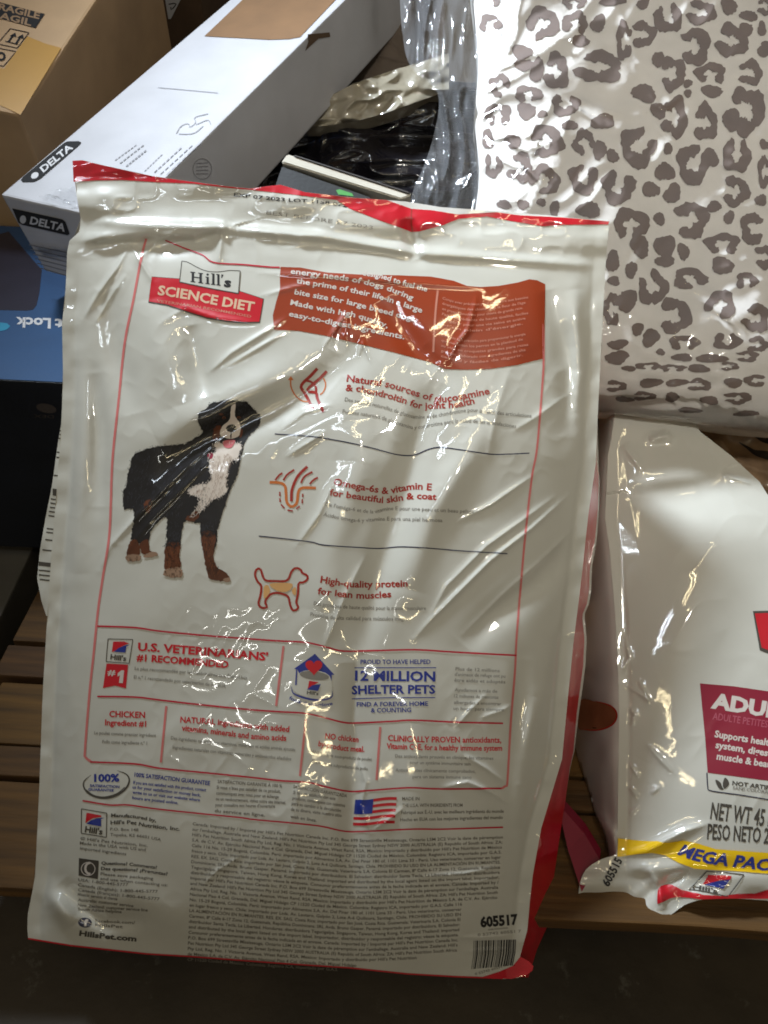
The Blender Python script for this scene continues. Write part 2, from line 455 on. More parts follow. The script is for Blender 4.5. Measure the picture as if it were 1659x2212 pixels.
# long white carton
A = np.array([-.462, .8568, .5422]); Rm = np.array([[.9145, .3799, -.1391], [-.4035, .8822, -.2428], [.0305, .2782, .96]])
w, l, k = Rm[:, 0], Rm[:, 1], Rm[:, 2]; W_, L_, H_ = .1762, .80, .107
dl = thing('long_carton', 'long white carton with black name labels and a torn brown end flap', 'carton', A - k * H_ + w * W_ / 2 + l * L_ / 2)
bm_obj('carton_body', box_bm(A - k * H_, w * W_, l * L_, k * H_, .003), M['whitecard'], dl)
ftop = Flat(A + k * .0004, k); fend = Flat(A - l * .0004, -l); fside = Flat(A + w * (W_ + .0004), w)
T1 = Z(0, 0, .5291)
# raw kraft panel where the top sheet is torn away
pf = Ink(ftop, 0); pf.poly(T1([(835, 148), (900, 152), (1000, 157), (1100, 163), (1180, 160), (1225, 152), (1370, 0), (1470, -120), (1150, -120), (990, 0)]), 40)
pf.build('torn_kraft_panel', M['browncard2'], dl)
def delta_label(ink_face, quad, txt_path, cap, badge):
    b = Ink(ink_face, 0); b.poly(quad, 60); o = b.build('name_label', M['inkblack'], dl)
    t = Ink(ink_face, 2); t.text('DELTA', txt_path, cap, .03); t.poly(badge, 60); t.build('label_lettering', M['inkwhite'], o)
delta_label(ftop, T1([(95, 722), (85, 735), (92, 744), (140, 743), (165, 730), (325, 592), (332, 582), (322, 577), (275, 578), (262, 584)]),
            T1([(178, 706), (300, 606)]), 13.5, T1(ell(143, 718, 17, 12, -.6, 12)))
delta_label(fend, T1([(50, 850), (255, 895), (268, 905), (285, 955), (275, 960), (90, 917), (75, 908)]),
            T1([(122, 912), (265, 944)]), 16, T1(ell(95, 895, 13, 17, 0, 12)))
# printing on the end and on the top
p = Ink(fend, 0)
for i in range(6): p.stroke(T1([(118 + i * 9, 998 + i * 19), (290, 1035 + i * 19)]), 1.9, n=4)
p.build('care_lines', M['inkgrey'], dl)
p = Ink(ftop, 0)
for (a, b, wd) in [((470, 655), (560, 590), 1.5), ((490, 668), (590, 590), 2), ((515, 680), (600, 612), 3), ((590, 700), (665, 628), 1.5), ((630, 705), (745, 600), 2), ((655, 712), (790, 590), 1.6), ((680, 715), (830, 575), 1.6)]:
    n_ = 7; A_, B_ = np.array(a), np.array(b)
    for q in range(n_):
        p.stroke(T1([tuple(A_ + (B_ - A_) * (q / n_)), tuple(A_ + (B_ - A_) * ((q + .72) / n_))]), wd, n=3)
p.build('instruction_print', M['inkgrey'], dl)['kind'] = 'stuff'
p = Ink(ftop, 0)
for st in [[(720, 545), (740, 515), (770, 505), (775, 520), (800, 500), (795, 480), (850, 465)], [(730, 548), (790, 545), (830, 515)], [(800, 510), (850, 490), (860, 510)]]: p.stroke(T1(st), 1.3, n=5)
p.stroke(T1([(645, 358), (760, 368), (890, 380)]), 1.0)
p.build_each('tap_drawing', M['inkgrey'], dl)
p = Ink(fside, 0); p.stroke(T1(ell(825, 690, 38, 42, 0, 20)), 1.3, closed=True, n=2)
for q in range(4): p.stroke(T1([(800, 668 + q * 14), (850, 664 + q * 15)]), 1.6, n=3)
p.build('round_stamp', M['inkgrey'], dl)
p = Ink(fside, 0); p.poly(T1([(1255, 140), (1345, 132), (1348, 150), (1300, 158), (1270, 185), (1245, 208), (1258, 170)]), 40); p.build('scuffed_tear', M['darkcard'], dl)
# frayed corner of clear tape at the near end
M['clear'] = None
def clear_film(name, milk=.10, tint=(.85, .86, .88), rough=.06, bump=True):
    mt = bpy.data.materials.new(name); mt.use_nodes = True; nt = mt.node_tree; nt.nodes.clear()
    out = nt.nodes.new('ShaderNodeOutputMaterial'); tr = nt.nodes.new('ShaderNodeBsdfTransparent'); tr.inputs[0].default_value = (.97, .97, .97, 1)
    df = nt.nodes.new('ShaderNodeBsdfDiffuse'); df.inputs[0].default_value = (*tint, 1)
    gl = nt.nodes.new('ShaderNodeBsdfGlossy'); gl.inputs['Roughness'].default_value = rough
    fr = nt.nodes.new('ShaderNodeFresnel'); fr.inputs[0].default_value = 1.27
    m1 = nt.nodes.new('ShaderNodeMixShader'); m1.inputs[0].default_value = milk
    m2 = nt.nodes.new('ShaderNodeMixShader')
    nt.links.new(tr.outputs[0], m1.inputs[1]); nt.links.new(df.outputs[0], m1.inputs[2])
    nt.links.new(fr.outputs[0], m2.inputs[0]); nt.links.new(m1.outputs[0], m2.inputs[1]); nt.links.new(gl.outputs[0], m2.inputs[2]); nt.links.new(m2.outputs[0], out.inputs[0])
    if bump:
        tc = nt.nodes.new('ShaderNodeTexCoord'); nz = nt.nodes.new('ShaderNodeTexNoise'); nz.inputs['Scale'].default_value = 55; nz.inputs['Detail'].default_value = 3
        nt.links.new(tc.outputs['Object'], nz.inputs['Vector']); b = nt.nodes.new('ShaderNodeBump'); b.inputs['Strength'].default_value = .1; b.inputs['Distance'].default_value = .004
        nt.links.new(nz.outputs['Fac'], b.inputs['Height']); nt.links.new(b.outputs[0], gl.inputs['Normal']); nt.links.new(b.outputs[0], fr.inputs['Normal'])
    return mt
M['clear'] = clear_film('clear polythene', .025)
M['milky'] = clear_film('bunched polythene', .13, (.6, .62, .66), .07)
def wrinkle_tape(f, quad, nx, ny, amp, sd):
    G = coons([quad[0], quad[3]], [quad[1], quad[2]], [quad[0], quad[1]], [quad[3], quad[2]], nx, ny).reshape(-1, 2)
    V = f.pos(G[:, 0], G[:, 1], .0012); V = V + f.n * (amp * np.abs(vnoise(G[:, 0] / 9, G[:, 1] / 5, sd)))[:, None]
    mesh_obj('sealing_tape', V, grid_faces(nx, ny), M['clear'], dl)
wrinkle_tape(ftop, T1([(160, 815), (300, 770), (400, 860), (300, 862)]), 26, 12, .004, 3)
wrinkle_tape(fend, T1([(140, 995), (290, 1010), (290, 1050), (180, 1040)]), 20, 8, .002, 4)

# brown carton, upper left
Ab = np.array([-.4984, 1.0282, .5814]); Rb = np.array([[.9874, .1464, .0594], [-.1145, .9221, -.3696], [-.1089, .3581, .9273]])
wb, lb, kb = Rb[:, 0], Rb[:, 1], Rb[:, 2]
br = thing('shipping_carton', 'brown shipping carton with printed handling marks and amber tape', 'carton', Ab - kb * .3 - wb * .2 + lb * .25)
bm_obj('carton_body', box_bm(Ab - kb * .3, -wb * .42, lb * .4904, kb * .3, .004), M['browncard'], br)
fb = Flat(Ab + kb * .0004, kb); fbs = Flat(Ab + wb * .0004, wb)
zFr = Z(0, 0, .2976)
p = Ink(fb, 0); p.poly(zFr([(-160, -20), (0, 18), (325, 102), (258, 205), (0, 135), (-200, 85)]), 40); o = p.build('handling_label', M['inkblack'], br)
p = Ink(fb, 2); p.text('FRAGILE', zFr([(-55, 62), (285, 140)]), 14, .03); p.text('FRAGIL', zFr([(-110, 112), (225, 190)]), 14, .03); p.build('label_lettering', M['kraftink'], o)
p = Ink(fb, 0)
for q in [[(75, 208), (210, 238), (125, 350), (-20, 318)], [(-10, 350), (118, 375), (25, 482), (-110, 455)]]: 
    for a in range(4): p.stroke(zFr([q[a], q[(a + 1) % 4]]), 1.6, n=3)
for dx in (0, 55):
    p.stroke(zFr([(62 + dx, 305 + dx * .2), (95 + dx, 255 + dx * .2)]), 4, n=3); p.poly(zFr([(70 + dx, 262 + dx * .2), (112 + dx, 238 + dx * .2), (118 + dx, 270 + dx * .2)]), 40)
p.stroke(zFr([(38, 300), (130, 322)]), 2, n=3)
p.stroke(zFr(ell(5, 410, 30, 26, 0, 14)), 5, closed=True, n=2)
p.build('handling_pictograms', M['inkblack'], br)
p = Ink(fb, 1); p.poly(zFr([(200, 265), (320, 315), (445, 350), (150, 835), (0, 765), (-200, 690), (-160, 480), (30, 500)]), 40); p.build('packing_tape', M['tape'], br)
# dark carton and a rounded tub behind it
dk = at(372, 30, 1.62)
cd = thing('dark_carton', 'dark brown carton with a white corner sticker behind the shipping carton', 'carton', dk - np.array([0, 0, .3]))
bm_obj('carton_body', box_bm(dk - wb * .03 - kb * .3, wb * .10, lb * .2, kb * .6, .004), M['darkcard'], cd)
fd = Flat(dk - lb * .001, -lb)
p = Ink(fd, 0); p.poly(zFr([(1190, -60), (1340, -60), (1240, 138), (1222, 138)]), 40); o = p.build('corner_sticker', M['inkwhite'], cd)
p = Ink(fd, 1); p.stroke(zFr([(1225, 30), (1280, 25), (1245, 70), (1240, 50)]), 2.5, n=4); p.build('sticker_mark', M['inkblack'], o)
def lathe(name, base, prof, mat, parent=None, n=48, axis=None, loc=None):
    V = []; F = []
    for (r_, z_) in prof:
        for q in range(n): a = 2 * math.pi * q / n; V.append((base[0] + r_ * math.cos(a), base[1] + r_ * math.sin(a), base[2] + z_))
    for i in range(len(prof) - 1):
        for q in range(n): F.append((i * n + q, i * n + (q + 1) % n, (i + 1) * n + (q + 1) % n, (i + 1) * n + q))
    return mesh_obj(name, V, F, mat, parent, loc=loc)
M['tub'] = film('pale green grey plastic', lin(128, 138, 130), .35, .3, .2, None)
tb = at(470, -70, 1.9); tb[2] = 0
tag(lathe('plastic_tub', tb, [(0.001, .0), (.14, .0), (.165, .02), (.18, .5), (.185, .55), (.17, .60), (.12, .62), (.001, .625)], M['tub'], loc=tb), 'rounded grey green plastic tub behind the white carton', 'tub')

# blue product box on the left, its lettering upside down from here
zt = .406
b0 = on_z(-420, 800, zt); b1 = on_z(146, 828, zt)
ex = (b1 - b0) / np.linalg.norm(b1 - b0); ey = np.array([-ex[1], ex[0], 0]); ez = np.array([0, 0, 1.0])
M['bluecard'] = card('blue gloss carton', lin(38, 76, 118), .06, .45); M['darkblue'] = card('black navy carton', (.006, .008, .013), .2, .4)
M['navycard'] = card('navy printed panel', lin(36, 36, 52), .1, .4); M['cyanink'] = card('cyan ink', lin(50, 140, 175), .05, .4); M['faint'] = card('brown grey ink', lin(58, 52, 50), .1, .5)
bx = thing('product_box', 'blue boxed product with a black front and upside down white lettering', 'box', b0 + ex * .12 - ez * (zt - .12))
wd = np.linalg.norm(b1 - b0)
bm_obj('carton_body', box_bm(b0 - ez * .262, ex * (wd + .06), ey * .42, ez * .262, .002), M['darkblue'], bx)
ft = Flat(b0 + ez * .0002, ez); ff = Flat(b0 - ey * .0003, -ey)
e1 = b0 + ex * (wd + .06); top = [b0 + ex * .002 + ey * .001, e1 - ex * .002 + ey * .001, e1 + ey * .418 - ex * .002, b0 + ey * .418 + ex * .002]
mesh_obj('blue_lid', [(q + ez * .0006).tolist() for q in top], [(0, 1, 2, 3)], M['bluecard'], bx, smooth_on=False)
zLf = Z(0, 438.9, .248)
p = Ink(ft, 2); p.poly(zLf([(75, 250), (110, 290), (365, 585), (345, 780), (320, 890), (290, 930), (240, 940), (0, 935), (-400, 925), (-300, 600), (-100, 300)]), 60); p.build('dark_panel', M['navycard'], bx)
p = Ink(ft, 3); p.poly(zLf([(-200, 1030), (0, 1042), (60, 1050), (92, 1075), (60, 1105), (0, 1120), (-200, 1110)]), 60); p.build('cyan_swoosh', M['cyanink'], bx)
p = Ink(ft, 3); p.text('Lock', zLf([(445, 1010), (140, 1000)]), 21, .035); p.text('t', zLf([(560, 1020), (480, 1014)]), 20, .035); p.build('box_lettering', M['inkwhite'], bx)
p = Ink(ff, 1); p.poly(zLf(ell(405, 1785, 90, 40, .2, 24)), 60); p.text('DEX', zLf([(470, 1845), (300, 1838)]), 7, .0); p.build('faint_logo', M['faint'], bx)

# black display box with a white edge and a green mark
zk = Z(548.6, 109.7, .2645)
n_ = np.array([0, -math.cos(math.radians(48)), math.sin(math.radians(48))])
pk = at(720, 400, .88)
fk = Flat(pk, n_)
M['blackcard'] = card('black carton board', (.012, .013, .015), .2, .45); M['cream'] = card('cream edge strip', lin(196, 190, 176), .06, .5); M['green'] = card('green ink', lin(70, 150, 70), .05, .5)
q = [fk.pos(*c) for c in zk([(230, 935), (960, 1195), (900, 1500), (120, 1250)])]
kb_ = thing('display_box', 'black display box with a cream edge strip and green mark', 'box', pk - n_ * .05)
def slab(name, quad, thick, n, mat, parent):
    bm = bmesh.new(); a = [bm.verts.new(c.tolist()) for c in quad]; b = [bm.verts.new((c - n * thick).tolist()) for c in quad]
    bm.faces.new(a); bm.faces.new(b[::-1])
    for i in range(4): bm.faces.new([a[i], b[i], b[(i + 1) % 4], a[(i + 1) % 4]])
    bmesh.ops.recalc_face_normals(bm, faces=bm.faces); bmesh.ops.bevel(bm, geom=bm.edges[:], offset=.0015, segments=2, affect='EDGES')
    return bm_obj(name, bm, mat, parent)
slab('box_face', q, .06, n_, M['blackcard'], kb_)
q = [fk.pos(*c) for c in zk([(275, 855), (1290, 1190), (1200, 1225), (225, 925)])]
slab('edge_strip', [c + n_ * .004 for c in q], .05, n_, M['cream'], kb_)
q = [fk.pos(*c) for c in zk([(330, 868), (1270, 1175), (1268, 1184), (326, 879)])]
slab('strip_groove', [c + n_ * .0055 for c in q], .004, n_, M['faint'], kb_)
p = Ink(fk, 1); p.poly(zk([(670, 1140), (700, 1132), (800, 1165), (815, 1190), (690, 1175)]), 60); p.build('green_mark', M['green'], kb_)

# soft packs wedged behind
def soft(name, label, cat, p0, n, L, R, T, B, h, nx, ny, mat, part, thick=.06, pts=None):
    allp = np.array(list(L) + list(R) + list(T) + list(B)); bxs = (allp[:, 0].min(), allp[:, 1].min(), allp[:, 0].max(), allp[:, 1].max())
    s = Surf(p0, n, bxs, h, 3.0)
    rt_ = thing(name, label, cat, np.asarray(p0) - np.asarray(n) * thick)
    sheet(part, s, L, R, T, B, nx, ny, mat, rt_)
    G = coons(L, R, T, B, 16, 16); per = np.vstack([G[0], G[1:, -1], G[-1, ::-1][1:], G[::-1, 0][1:]])
    a = s.pos(per[:, 0], per[:, 1]); cen = a.mean(0); b = cen + (a - cen) * .92 - s.n * thick
    loft('pack_side', np.array([a, (a + b) / 2 + (a - cen) * .02, b]), mat, rt_)
    mesh_obj('pack_back', np.vstack([b, cen[None] - s.n * thick]), [(i + 1, i, len(b)) for i in range(len(b) - 1)], mat, rt_)
    return rt_, s
M['blackpoly'] = film('black polythene', (.010, .009, .012), .25, .9, .05, [(30, 3, .5, .006, (1, 1, 1))])
def hb(x, y):
    h = .010 * vnoise(x / 90, y / 60, 2) + .012 * ridged(x / 110 + y / 300, y / 45, 3)
    for poly, wd, am in [([(690, 268), (780, 255), (940, 215)], 7, .012), ([(700, 290), (800, 268), (940, 240)], 9, .010), ([(690, 350), (720, 330), (780, 320)], 10, .014), ([(740, 350), (850, 345), (960, 350)], 8, .008), ([(700, 280), (690, 330), (700, 390)], 9, .012)]: h = h + crease(x, y, poly, wd, am)
    return h
soft('black_bag', 'crumpled glossy black plastic bag wedged beside the white carton', 'bag', at(780, 330, 1.13), n_, [(540, 210), (540, 460)], [(1080, 180), (1080, 500)], [(540, 210), (800, 170), (1080, 180)], [(540, 460), (1080, 500)], hb, 110, 70, M['blackpoly'], 'bag_film', .08)
M['beigepoly'] = film('beige goods in clear film', lin(158, 150, 132), .4, .8, .1, [(40, 3, .4, .005, (1, 1, 1))])
def hbe(x, y):
    h = .012 * np.exp(-((x - 780) / 130) ** 2 - ((y - 195) / 50) ** 2) + .008 * vnoise(x / 34, y / 26, 6) + .006 * ridged(x / 48 + y / 60, y / 22, 16)
    for poly in [[(795, 178), (812, 178), (808, 200)], [(830, 240), (850, 215), (858, 200)], [(845, 245), (862, 225), (880, 212)], [(775, 245), (795, 225), (800, 215)], [(760, 215), (775, 208)]]: h = h + crease(x, y, poly, 4, .0045)
    return h
soft('beige_pack', 'shiny film wrapped beige pack lying on the black bag', 'package', at(790, 200, 1.10), n_, [(640, 240), (640, 274)], [(970, 115), (970, 195)], [(640, 240), (700, 214), (765, 180), (863, 147), (970, 115)], [(640, 274), (700, 272), (760, 264), (830, 245), (906, 218), (970, 195)], hbe, 90, 50, M['beigepoly'], 'pack_film', .03)
M['taupe'] = card('taupe quilted cloth', lin(104, 92, 82), .1, .9, 30, .5)
def hta(x, y): return .01 * np.exp(-((x - 830) / 60) ** 2 - ((y - 105) / 60) ** 2) + sum(crease(x, y, [(905, 150), q], 5, -.006) for q in [(800, 120), (815, 70), (860, 40), (905, 40)])
soft('taupe_cushion', 'taupe cloth cushion tucked above the beige pack', 'cushion', at(840, 110, 1.2), n_, [(730, 60), (730, 190)], [(960, -60), (960, 160)], [(730, 60), (960, -60)], [(730, 190), (960, 160)], hta, 60, 50, M['taupe'], 'cushion_cover', .06)
M['brownpoly'] = film('brown printed film', lin(150, 124, 98), .4, .5, .2, [(30, 3, .3, .005, (1, 1, 1))], .4)
def hbr(x, y): return .008 * vnoise(x / 60, y / 40, 8) + crease(x, y, [(1540, 930), (1600, 1000), (1700, 1040)], 12, .01)
rb_, sb_ = soft('brown_pack', 'brown and black printed pack under the leopard cushion', 'package', at(1600, 1000, .86), np.array([0, -math.cos(.9), math.sin(.9)]), [(1440, 860), (1440, 1200)], [(1900, 860), (1900, 1300)], [(1440, 860), (1900, 860)], [(1440, 1200), (1900, 1300)], hbr, 70, 50, M['brownpoly'], 'pack_film', .1)
zq = Z(1398.9, 877.8, .1567)
p = Ink(sb_, 1)
p.poly(smooth(zq([(1250, 490), (1400, 560), (1480, 600), (1659, 620), (2200, 700), (2200, 900), (1659, 740), (1480, 680), (1380, 600)]), 4, True), 20)
p.poly(smooth(zq([(1430, 350), (1700, 350), (2200, 400), (2200, 620), (1659, 520), (1500, 440)]), 4, True), 20); p.build('black_swirl', M['black'], rb_)

# supporting cartons under the pile
def support(corner, a, b, c, lab, mat='darkcard'):
    o = bm_obj('packed_carton', box_bm(corner, np.array(a), np.array(b), np.array(c), .004), M[mat], loc=np.array(corner) + np.array(a) / 2 + np.array(b) / 2)
    tag(o, lab, 'carton')
support((-.12, 1.12, .1425), (.62, 0, 0), (0, .24, 0), (0, 0, .14), 'plain dark carton on the pallet underneath the black bag')

# ------------------------------------------------------------------ leopard cushion in a clear bag
npil = np.array([0, -math.cos(math.radians(54)), math.sin(math.radians(54))])
ppil = at(1450, 880, .775)
PX0, PX1, PY0, PY1 = 985, 2150, -420, 935
def pil_bot(x): return np.interp(x, [985, 1200, 1310, 1450, 1600, 1660, 2150], [870, 885, 893, 905, 930, 936, 960])
def hp(x, y):
    ex_ = np.clip((x - PX0) / 330, 0, 1); ey_ = np.clip((pil_bot(x) - y) / 260, 0, 1); et = np.clip((y - PY0) / 300, 0, 1); er = np.clip((PX1 - x) / 330, 0, 1)
    r = lambda t: np.sqrt(np.clip(1 - (1 - t) ** 2, 0, 1))
    h = .075 * r(ex_) ** .8 * r(ey_) * r(et) * r(er)
    return h + .004 * vnoise(x / 150, y / 150, 4) * ex_ + .0016 * vnoise(x / 45, y / 20, 12) * (1 - ey_)
spil = Surf(ppil, npil, (PX0, PY0, PX1, PY1 + 40), hp, 4)
xs_ = np.linspace(PX0, PX1, 12)
PLE = smooth([(985, PY0), (1004, -150), (1022, 0), (1034, 130), (1026, 260), (1036, 380), (1018, 520), (1000, 700), (985, 870)], 8)
pb = [(x, float(pil_bot(x))) for x in xs_]
cu = thing('leopard_cushion', 'puffy white cushion printed with taupe leopard spots', 'cushion', ppil - npil * .1 + np.array([.1, .12, 0]))
M['cushion'] = card('pale cushion cloth', (.76, .73, .70), .05, .85, 40, .2)
M['spot'] = card('taupe leopard ink', lin(118, 103, 97), .10, .85, 40, .2)
sheet('cushion_cover', spil, PLE, [(PX1, PY0), (PX1, 960)], [(PX0, PY0), (PX1, PY0)], pb, 150, 180, M['cushion'], cu)
G = coons(PLE, [(PX1, PY0), (PX1, 960)], [(PX0, PY0), (PX1, PY0)], pb, 30, 30); per = np.vstack([G[0], G[1:, -1], G[-1, ::-1][1:], G[::-1, 0][1:]])
a = spil.pos(per[:, 0], per[:, 1]); cen = a.mean(0)
loft('cushion_back', np.array([a] + [cen + (a - cen) * f - npil * t for f, t in ((1.0, .015), (.97, .05), (.85, .085), (.6, .10), (0.01, .11))]), M['cushion'], cu)
SP = [(405,10,60,40,None),(770,15,110,60,90),(950,5,120,50,None),(1085,20,60,50,None),(1200,80,130,150,260),(1350,60,140,110,200),(1480,30,80,70,None),(1570,75,80,50,None),(1645,30,80,90,180),(1560,135,60,60,None),(1630,135,45,60,None),
(385,110,100,85,90),(625,110,150,150,135),(775,110,120,110,100),(880,110,70,80,None),(800,190,90,50,None),(1000,190,80,180,0),(1085,160,115,120,180),(1320,215,150,170,180),(1490,190,150,150,200),(1640,230,60,70,None),
(530,240,90,70,None),(540,300,80,60,None),(600,325,65,110,None),(685,330,120,170,190),(880,310,220,150,200),(1155,275,50,80,None),(1220,340,120,160,180),(1395,340,140,100,90),(1575,335,115,115,180),(430,395,95,110,45),(560,435,130,80,90),(550,510,90,70,None),(730,480,130,110,270),(1090,430,110,85,None),(1290,385,40,40,None),(1290,430,40,35,None),(1400,420,100,55,None),(1560,510,160,225,180),
(420,530,120,110,90),(625,525,45,35,None),(750,577,65,50,None),(900,560,100,80,None),(1155,510,65,80,None),(1230,540,120,190,190),(1370,565,115,170,180),(1490,550,90,95,None),(640,650,160,150,160),(815,655,105,120,60),(885,690,55,100,None),(1065,675,160,190,315),(1200,685,45,50,None),(375,640,60,80,None),(490,650,80,60,None),(1315,755,150,190,315),(1392,725,75,90,None),(1515,710,130,170,275),(1640,665,40,50,None),(1640,790,60,150,0),
(945,718,60,60,None),(400,760,80,110,270),(520,770,120,140,200),(630,830,150,140,135),(810,820,130,145,290),(970,860,150,160,285),(1185,790,85,90,None),(1120,870,75,75,None),(1220,890,80,90,None),(1510,880,120,140,190),(1625,920,50,60,None),(450,940,70,40,None),(535,940,50,50,None),(620,930,40,40,None),(680,960,50,70,None),(835,965,100,80,None),(1410,950,70,50,None),(1030,1030,160,150,100),(1070,1130,90,100,None),(1160,1005,50,60,None),(1305,1010,160,170,170),(1480,1000,50,60,None),(1590,1050,120,150,0),
(1185,1130,90,110,None),(1185,1200,80,60,None),(1270,1155,55,80,None),(1450,1120,160,100,90),(1450,1220,90,90,None),(945,1200,70,90,None),(1030,1240,60,70,None),(1640,1180,90,110,180),(1300,1280,150,100,60),(1130,1320,140,160,240),(950,1290,60,40,None),(1010,1380,100,95,None),(940,1420,80,150,0),(1560,1290,100,80,90),(1230,1450,150,165,180),(1440,1400,140,130,120),(1600,1460,130,130,200),(1060,1510,60,55,None),(1120,1550,80,80,None),(970,1580,90,45,None),(965,1640,110,60,None),(1275,1575,140,75,90),(1470,1565,130,80,270),(1610,1580,100,70,180),(1165,1615,40,30,None),(1265,1640,90,40,None),(1400,1645,130,45,None),(1560,1635,110,50,180),
(1020,1690,60,28,None),(1110,1680,120,36,90),(1220,1690,120,36,90),(1340,1690,110,36,None),(1480,1680,90,40,180),(960,1770,100,50,180),(1120,1755,100,48,None),(1240,1755,100,36,None),(1340,1765,120,55,180),(1500,1755,90,42,None),(1600,1745,100,55,0),(1000,1830,80,28,None),(1090,1815,110,40,180),(1220,1820,70,42,None),(1390,1835,80,42,None),(1520,1825,130,55,180),(1300,1880,100,28,None),(1560,1895,120,26,None)]
rg = np.random.RandomState(5)
for gx in np.arange(1740, 2650, 135):
    for gy in np.arange(-800, 1850, 140): SP.append((gx + rg.randint(-25, 25), gy + rg.randint(-25, 25), rg.randint(60, 150), rg.randint(60, 150), rg.choice([None, 0, 90, 180, 270])))
for gx in np.arange(380, 1740, 135):
    for gy in np.arange(-800, -60, 135): SP.append((gx + rg.randint(-25, 25), gy + rg.randint(-25, 25), rg.randint(60, 150), rg.randint(60, 140), rg.choice([None, 0, 90, 180, 270])))
ik = Ink(spil, 0)
for i, (x, y, sw, sh, gap) in enumerate(SP):
    r = np.random.RandomState(i); ph = r.rand(4) * 6.28; sw, sh = sw * 1.01, sh * 1.01
    if gap is None:
        th = np.linspace(0, 2 * math.pi, 30, endpoint=False); rr = 1 + .13 * np.sin(2 * th + ph[0]) + .09 * np.sin(3 * th + ph[1]) + .05 * r.randn(30)
        ol = [(x + sw / 2 * q * math.cos(t), y + sh / 2 * q * math.sin(t)) for t, q in zip(th, rr)]
    else:
        g = math.radians(gap); half = math.radians(r.uniform(12, 30)); th = np.linspace(g + half, g + 2 * math.pi - half, 34)
        ro = 1 + .10 * np.sin(3 * th + ph[0]) + .07 * np.sin(5 * th + ph[1]) + .035 * r.randn(34)
        ri = .35 + .07 * np.sin(2 * th + ph[2]) + .07 * np.sin(4 * th + ph[3]) + .03 * r.randn(34)
        ri[0] = ri[-1] = .62; ri[1] = ri[-2] = .5; ro[0] = ro[-1] = .82
        ol = [(x + sw / 2 * q * math.cos(t), y + sh / 2 * q * math.sin(t)) for t, q in zip(th, ro)] + [(x + sw / 2 * q * math.cos(t), y + sh / 2 * q * math.sin(t)) for t, q in zip(th[::-1], ri[::-1])]
    ol = zL(ol)
    if min(p_[1] for p_ in ol) < PY0 + 10 or max(p_[0] for p_ in ol) > PX1 - 10 or max(p_[1] - pil_bot(p_[0]) for p_ in ol) > -2: continue
    ik.poly(ol, 9)
ik.off = .0007
ik.build_each('leopard_spot', M['spot'], cu)

# clear bag round the cushion, bunched on its left
def hfilm(x, y):
    h = hp(np.maximum(x, 1010), y) + .007 + .0012 * vnoise(x / 60, y / 60, 21)
    g = np.exp(-((x - 1300) / 330) ** 2)
    h = h + (.0014 * g + .0022 * np.exp(-((x - 1090) / 120) ** 2)) * ridged(x / 55 + y / 90, y / 75, 22) * ridged(x / 200, y / 160, 25) + .0006 * ridged(x / 30 - y / 40, y / 28 + x / 60, 23) * sstep(.1, .5, vnoise(x / 110, y / 110, 24))
    for poly, wd, am in [([(1100, 450), (1130, 400), (1150, 350), (1125, 330), (1060, 320)], 4, .006), ([(1070, 130), (1130, 95), (1200, 55)], 4, .005), ([(1040, 180), (1085, 150), (1160, 110)], 4, .005), ([(1230, 100), (1255, 50)], 4, .005), ([(1100, 290), (1145, 285), (1140, 310)], 5, .006), ([(1090, 100), (1105, 0), (1120, -50)], 5, .006), ([(1215, 195), (1290, 235), (1350, 250)], 5, .006), ([(1330, 0), (1350, 60), (1380, 120)], 4, .004), ([(1480, 610), (1560, 650), (1640, 610)], 5, .005), ([(1540, 660), (1600, 690), (1650, 650)], 5, .005), ([(1480, 200), (1440, 230), (1400, 190)], 4, .004)]: h = h + crease(x, y, poly, wd, am)
    return h
pbf = [(x, float(pil_bot(x)) + 3) for x in xs_]
sfl = Surf(ppil, npil, (PX0, PY0, PX1, PY1 + 40), hfilm, 3.5)
cb = thing('clear_bag', 'clear wrinkled plastic bag pulled over the leopard cushion', 'bag', ppil - npil * .1 + np.array([-.1, .12, 0]))
sheet('bag_film', sfl, [(x_ - 4 + 5 * math.sin(y_ / 37), y_ + 3) for x_, y_ in PLE], [(PX1, PY0), (PX1, 963)], [(PX0, PY0), (PX1, PY0)], pbf, 230, 260, M['clear'], cb)
def hgat(x, y):
    u = (x - 950) / 90; h = .014 * np.cos(np.clip(u, -1, 1) * 1.4) + .005 * ridged((x + 14 * np.sin(y / 70)) / 30, y / 200, 31) + .002 * ridged((x - 10 * np.sin(y / 50)) / 16, y / 60, 32)
    return h
sga = Surf(at(960, 300, .80), npil, (840, -320, 1080, 500), hgat, 2.5)
gl_ = smooth([(855, -300), (862, -50), (868, 60), (885, 140), (938, 190), (948, 230), (935, 300), (915, 360), (890, 420), (878, 500)], 6)
gr_ = smooth([(1095, -300), (1080, 0), (1062, 90), (1072, 180), (1058, 300), (1046, 420), (1030, 500)], 6)
sheet('bunched_film', sga, gl_, gr_, [(855, -300), (1095, -300)], [(878, 500), (1030, 500)], 100, 240, M['milky'], cb)

